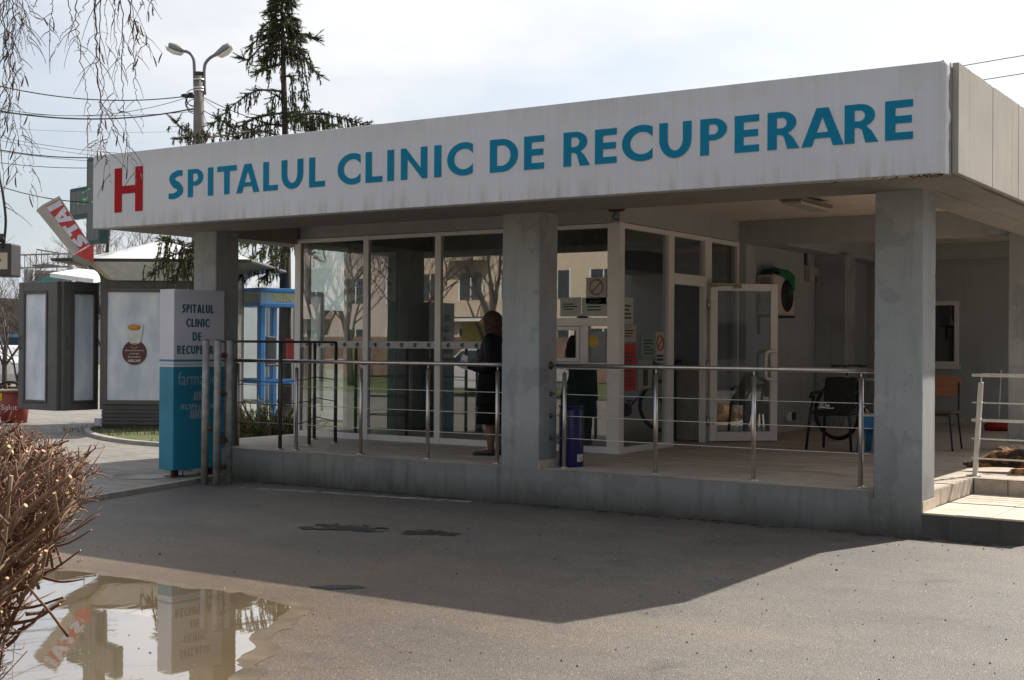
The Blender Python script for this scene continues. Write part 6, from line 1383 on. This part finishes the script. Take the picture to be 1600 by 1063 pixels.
# ---- the woman at the window
WP = Vector((-8.03, 11.80, ZP)); wf_ = Vector((-1, -.30, 0)).normalized(); wl_ = Z.cross(wf_)      # her forward and her left (towards the viewer)
def w(f, l, z): return WP+wf_*f+wl_*l+Z*z
m_skin = M('skin', (.36, .21, .15), .55, 0, .1, 10); m_stock = M('brown_stocking', (.17, .085, .06), .6, 0, .12, 12)
wom = thing('person', WP, 'woman in brown headscarf, black coat and skirt holding papers at the window', 'person')
nodes = [(w(-.03, 0, .82), (.13, .15)), (w(-.02, 0, .98), (.11, .13)), (w(-.03, 0, 1.14), (.12, .15)), (w(-.04, 0, 1.25), (.10, .13)), (w(-.02, 0, 1.325), .052), (w(.0, 0, 1.385), (.062, .06)), (w(.015, 0, 1.45), (.085, .072)), (w(.005, 0, 1.51), (.07, .06)),
         (w(-.04, .15, 1.235), .055), (w(-.05, .19, 1.00), .042), (w(.12, .17, .965), .032), (w(.21, .14, .985), (.026, .02)),
         (w(-.04, -.15, 1.235), .055), (w(-.02, -.19, 1.00), .042), (w(.13, -.13, .985), .032), (w(.20, -.10, 1.0), (.026, .02)),
         (w(-.01, .085, .66), .075), (w(.01, .085, .42), .052), (w(-.02, .085, .26), .052), (w(-.035, .085, .09), .034), (w(.03, .085, .045), .036), (w(.12, .09, .03), .026),
         (w(-.04, -.085, .66), .075), (w(-.06, -.085, .42), .052), (w(-.09, -.085, .26), .052), (w(-.105, -.085, .09), .034), (w(-.04, -.085, .045), .036), (w(.05, -.09, .03), .026)]
ed = chain(8)+[(3, 8), (8, 9), (9, 10), (10, 11), (3, 12), (12, 13), (13, 14), (14, 15), (0, 16)]+chain(6, 16)+[(0, 22)]+chain(6, 22)
body = skin('body', nodes, ed, m_skin, wom)
def hand(l, f0, z0, sgn):
    p = w(f0, l, z0); hn = [(p, (.022, .014)), (p+wf_*.035, (.026, .014)), (p+wf_*.065+Z*.004, (.028, .012))]; he = [(0, 1), (1, 2)]
    for k, (dz, L) in enumerate(((.022, .030), (.008, .036), (-.006, .034), (-.019, .027))):
        a = len(hn); q = p+wf_*.068+Z*dz; hn += [(q+wf_*.018, .0085), (q+wf_*(.018+L*.6)-wl_*sgn*.010, .0078), (q+wf_*(.018+L*.8)-wl_*sgn*.026, .0065)]; he += [(2, a), (a, a+1), (a+1, a+2)]
    a = len(hn); hn += [(p+wf_*.035+Z*.030-wl_*sgn*.01, .010), (p+wf_*.066+Z*.044-wl_*sgn*.02, .008)]; he += [(1, a), (a, a+1)]
    skin('hand', hn, he, m_skin, wom, sub=1)
hand(.135, .225, .985, 1); hand(-.095, .215, 1.0, -1)
m_coat = M('black_coat', (.010, .0095, .010), .8, 0, .5, 7, .9, 14, (1, 1, .5), .1); m_coat2 = M('padded_black_jacket', (.011, .0105, .0115), .55, 0, .6, 22, 1.0, 18, (1, 1, 1), .15); m_skirt = M('black_skirt', (.008, .008, .009), .85, 0, .3, 8, spec=.1)
def rings(R_, name, mat, nn=28, fold=0.0, seed=0):
    b = MB(); rows = []
    for f0, z, rx, ry, amp in R_:
        row = []
        for j in range(nn):
            a = 2*PI*j/nn; k = 1+amp*(math.sin(a*5+seed)+.6*math.sin(a*8+seed*2+z*6))+.02*noise.noise(Vector((math.cos(a)*3, math.sin(a)*3, z*7+seed)))
            row.append(w(f0+rx*k*math.cos(a), ry*k*math.sin(a), z))
        rows.append(b.add(row))
    for p, q in zip(rows, rows[1:]):
        for j in range(nn): i2 = (j+1) % nn; b.face((p+j, p+i2, q+i2, q+j), 0, True)
    o = b.build(name, mat, wom); s = o.modifiers.new('thick', 'SOLIDIFY'); s.thickness = .008; s.offset = 1; return o
rings([(-.02, 1.335, .062, .066, 0), (-.03, 1.31, .085, .10, 0), (-.04, 1.27, .115, .165, .005), (-.04, 1.20, .148, .19, .008), (-.03, 1.10, .155, .19, .01), (-.02, 1.02, .150, .18, .012), (-.02, .96, .158, .185, .01), (-.02, .93, .15, .18, .01)], 'jacket', m_coat2, seed=1)
rings([(-.02, 1.0, .135, .165, 0), (-.02, .88, .150, .180, .006), (-.02, .75, .160, .195, .012), (-.02, .62, .166, .20, .016), (-.015, .545, .172, .205, .02)], 'coat', m_coat, seed=3)
rings([(-.02, .70, .135, .165, .01), (-.02, .52, .15, .18, .02), (-.02, .42, .16, .19, .03), (-.02, .345, .168, .195, .035)], 'skirt', m_skirt, seed=5)
def sleeve(pts, rs_): b = MB(); P = smooth_path(pts, 5); n = len(P); R_ = []; [R_.append(rs_[0]+(rs_[1]-rs_[0])*i/(n-1)+.004*math.sin(i*1.9)) for i in range(n)]; b.tube(P, R_, 14); b.build('sleeve', m_coat2, wom)
sleeve([w(-.04, .11, 1.275), w(-.045, .17, 1.20), w(-.055, .20, 1.03), w(-.01, .20, .955), w(.11, .17, .96), w(.20, .142, .98)], (.078, .042))
sleeve([w(-.04, -.11, 1.275), w(-.04, -.17, 1.20), w(-.03, -.20, 1.03), w(.01, -.19, .96), w(.12, -.13, .98), w(.19, -.10, .995)], (.078, .042))
b = MB(); Rr = []
for f0, z, rx, ry in ((-.03, 1.30, .10, .125), (-.02, 1.335, .092, .10), (-.012, 1.37, .092, .088), (-.008, 1.42, .105, .093), (-.004, 1.47, .110, .095), (-.004, 1.515, .102, .088), (-.004, 1.55, .075, .066), (-.004, 1.572, .035, .03), (-.004, 1.577, .006, .006)): Rr.append((w(f0-.014, 0, z), wf_*rx, wl_*ry))
b.loft(Rr, 24)
b.loft([(w(-.105, 0, 1.36), wf_*.02, wl_*.035), (w(-.12, 0, 1.30), wf_*.02, wl_*.06), (w(-.125, .01, 1.20), wf_*.012, wl_*.05), (w(-.12, .02, 1.15), wf_*.006, wl_*.012)], 12)
m, t, p = _base('brown_patterned_scarf'); v = coords(t); vo = N(t, 'ShaderNodeTexVoronoi', _Scale=34); t.links.new(v, vo.inputs[0]); hs_ = t.nodes.new('ShaderNodeSeparateColor'); t.links.new(vo.outputs['Color'], hs_.inputs[0])
t.links.new(mixc(t, hs_.outputs[0], mixc(t, noise_fac(t, v, 7, .35, .65), (.018, .010, .007), (.042, .023, .014)), (.060, .037, .024)), p.inputs['Base Color']); p.inputs['Roughness'].default_value = .8
q = N(t, 'ShaderNodeTexNoise', _Scale=14, _Detail=3); t.links.new(v, q.inputs[0]); bump(t, p, q.outputs[0], .6, .02)
b.build('headscarf', m, wom)
b = MB(); b.loft([(w(.055, 0, 1.40), wf_*.03, wl_*.045), (w(.075, 0, 1.43), wf_*.035, wl_*.058), (w(.08, 0, 1.47), wf_*.036, wl_*.06), (w(.07, 0, 1.505), wf_*.03, wl_*.05)], 16)
b.loft([(w(.108, 0, 1.475), wf_*.012, wl_*.008), (w(.128, 0, 1.445), wf_*.014, wl_*.014), (w(.112, 0, 1.43), wf_*.01, wl_*.012)], 10); b.build('face', m_skin, wom)
for s in (-1, 1):
    b = MB(); c = w(.104, s*.026, 1.478); b.lathe(c, [(.001, -.008), (.008, -.004), (.009, 0), (.006, .005)], 10, 0, wf_); b.build('eye', m_white, wom)
b = MB(); b.tube([w(.106, -.02, 1.413), w(.112, 0, 1.412), w(.106, .02, 1.413)], .004, 6); b.build('mouth', M('lips', (.24, .09, .075), .6), wom)
for s, f0 in ((1, 0), (-1, -.07)):
    l = s*.087; b = MB(); b.loft([(w(f0-.075, l, .03), wl_*.030, Z*.028), (w(f0-.06, l, .045), wl_*.036, Z*.045), (w(f0-.01, l, .045), wl_*.038, Z*.042), (w(f0+.06, l, .032), wl_*.042, Z*.030), (w(f0+.125, l, .026), wl_*.040, Z*.022), (w(f0+.165, l, .02), wl_*.022, Z*.014)], 16)
    sh = b.build('shoe', m_black, wom); b = MB(); b.obox(w(f0-.08, l-.032, 0), wf_*.235, wl_*.064, Z*.012); b.build('sole', m_black, sh)
    b = MB(); b.tube([w(-.02+f0*.5, l, .40), w(-.03+f0*.8, l, .27), w(-.035+f0, l, .13), w(-.035+f0, l, .06)], [.056, .056, .040, .036], 14); b.build('stocking', m_stock, wom)
b = MB(); o_ = w(.24, .08, .97)
b.prism([w(.23, .09, .93), w(.31, .09, .96), w(.30, .085, 1.10), w(.235, .085, 1.08)], wl_*.004); b.prism([w(.24, .07, .92), w(.33, .06, .95), w(.32, .06, 1.06), w(.25, .07, 1.04)], wl_*.003)
tag(b.build('paper_sheets', M('pale_blue_paper', (.55, .60, .66), .7, 0, .1, 8), None, origin=o_), 'pale sheets of paper held in the hand of the woman in the headscarf', 'paper')
b = MB(); hb_ = w(.05, -.26, .62); b.loft([(w(-.06, -.25, .46), wf_*.14, wl_*.05), (w(-.06, -.25, .60), wf_*.15, wl_*.06), (w(-.06, -.25, .70), wf_*.12, wl_*.03)], 16); b.tube(smooth_path([w(-.14, -.25, .70), w(-.08, -.22, .95), w(-.0, -.25, .70)], 5), .008, 6)
tag(b.build('handbag', m_black, None, origin=hb_), 'black handbag hanging at the far side of the woman in the headscarf', 'bag')

# ---- the sleeping dog
dx, dy = -.03, .17
def d(x, y, z): return Vector((x+dx, y+dy, ZP+(z-.35)*1.12))
def fur():
    m, t, p = _base('dog_fur'); v = coords(t); hair = N(t, 'ShaderNodeTexNoise', _Scale=1.0, _Detail=5); t.links.new(coords(t, (22, 60, 60)), hair.inputs[0])
    a = noise_fac(t, v, 6.5, .46, .58, 5, .6); sx = t.nodes.new('ShaderNodeSeparateXYZ'); t.links.new(v, sx.inputs[0])
    h = t.nodes.new('ShaderNodeMapRange'); h.inputs[3].default_value = 0; h.inputs[4].default_value = 1; h.inputs[1].default_value = .38; h.inputs[2].default_value = .68; t.links.new(hair.outputs[0], h.inputs[0])
    dark = mixc(t, h.outputs[0], (.016, .010, .006), (.085, .048, .026)); tan = mixc(t, h.outputs[0], (.22, .095, .03), (.52, .28, .11))
    c = mixc(t, a, dark, tan)
    mz = t.nodes.new('ShaderNodeMapRange'); mz.inputs[1].default_value = -.50; mz.inputs[2].default_value = -.42; mz.inputs[3].default_value = 1; mz.inputs[4].default_value = 0; t.links.new(sx.outputs[0], mz.inputs[0])
    c = mixc(t, mz.outputs[0], c, (.035, .022, .014)); t.links.new(c, p.inputs['Base Color']); p.inputs['Roughness'].default_value = .8; bump(t, p, hair.outputs[0], .9, .012); return m
m_fur = fur(); dog0 = Vector((-2.78+dx, 13.1+dy, ZP)); dog = thing('dog', dog0, 'brown and black shaggy dog asleep on the sunny tiles at the right edge', 'dog')
nd = [(d(-2.55, 13.2, .49), (.15, .16)), (d(-2.74, 13.16, .49), (.14, .145)), (d(-2.88, 13.11, .475), (.108, .108)), (d(-3.01, 13.07, .465), (.094, .094)), (d(-3.10, 13.045, .44), (.066, .066)), (d(-3.19, 13.02, .415), (.045, .044)), (d(-3.295, 12.99, .40), (.034, .034)),
      (d(-2.38, 13.24, .49), (.145, .15)), (d(-2.2, 13.26, .462), (.10, .11)), (d(-2.02, 13.27, .468), (.115, .115)), (d(-1.88, 13.27, .445), (.07, .075)), (d(-1.74, 13.2, .385), .03), (d(-1.55, 13.08, .375), .025), (d(-1.42, 13.0, .37), .015),
      (d(-2.72, 13.02, .43), .062), (d(-2.58, 12.93, .40), .042), (d(-2.70, 12.84, .388), .030), (d(-2.79, 12.80, .383), .033), (d(-2.835, 12.785, .378), .026),
      (d(-2.04, 13.12, .43), .085), (d(-2.26, 12.98, .41), .055), (d(-2.04, 12.9, .39), .034), (d(-2.24, 12.84, .38), .030), (d(-2.31, 12.83, .378), .026)]
skin('body', nd, [(0, 1), (1, 2), (2, 3), (3, 4), (4, 5), (5, 6), (0, 7), (7, 8), (8, 9), (9, 10), (10, 11), (11, 12), (12, 13), (1, 14), (14, 15), (15, 16), (16, 17), (17, 18), (9, 19), (19, 20), (20, 21), (21, 22), (22, 23)], m_fur, dog)
tuft = MB(); rt = random.Random(6)
segs = [(nd[i], nd[j], n) for i, j, n in ((1, 0, 520), (2, 1, 420), (3, 2, 260), (0, 7, 420), (7, 8, 260), (4, 3, 90))]
for (p, r0), (q, r1), n in segs:
    for i in range(n):
        s = rt.random(); c = p.lerp(q, s); rr_ = (r0[0]+(r1[0]-r0[0])*s)*.99; ax = (q-p).normalized(); x = ax.orthogonal().normalized(); y = ax.cross(x); a = rt.uniform(0, 2*PI); o = x*math.cos(a)+y*math.sin(a)
        if o.z < -.55: continue
        back = ax if (q-p).x > 0 else -ax
        e = c+o*rr_; tip = e+(o*.35+back*.9+Vector((0, 0, -.35))+Vector((rt.gauss(0, .2), rt.gauss(0, .2), rt.gauss(0, .2)))).normalized()*rt.uniform(.02, .042); wv = o.cross(back).normalized()*.0035
        k = tuft.add((e-wv, e+wv, tip)); tuft.face((k, k+1, k+2))
tuft.build('fur', m_fur, dog)
for s in (-1, 1):
    b = MB(); c = d(-2.985, 13.06-s*.055, .545); b.loft([(c, Vector((.035, 0, 0)), Vector((0, .012, .004))), (c+Vector((.03, -s*.02, .02)), Vector((.038, 0, -.01)), Vector((0, .010, .004))), (c+Vector((.07, -s*.045, .005)), Vector((.026, 0, -.015)), Vector((0, .008, .004))), (c+Vector((.10, -s*.06, -.03)), Vector((.006, 0, -.005)), Vector((0, .004, .002)))], 12); b.build('ear', M('ear_fur', (.20, .10, .045), .85, 0, .5, 30, .6, 120), dog)
b = MB(); b.lathe(d(-3.300, 12.992, .412), [(.002, -.016), (.016, -.01), (.019, 0), (.012, .012), (.002, .016)], 14, 0, (-1, 0, .2)); b.build('nose', m_black, dog)
b = MB(); b.tube(smooth_path([d(-3.125, 12.99, .452), d(-3.105, 12.985, .449), d(-3.085, 12.987, .453)], 4), .004, 6); b.build('eye', m_black, dog)
b = MB(); b.tube(smooth_path([d(-3.27, 12.975, .385), d(-3.20, 12.982, .388), d(-3.14, 12.985, .398)], 4), .0035, 6); b.build('mouth', m_black, dog)
b = MB()
for k in range(4): c = d(-2.812, 12.762+.017*k, .377); b.loft([(c, Vector((0, .010, 0)), Vector((0, 0, .016))), (c+Vector((-.022, 0, -.002)), Vector((0, .009, 0)), Vector((0, 0, .012))), (c+Vector((-.032, 0, -.006)), Vector((0, .004, 0)), Vector((0, 0, .005)))], 8)
b.build('paw', M('paw_fur', (.34, .21, .11), .85, 0, .3, 40), dog)
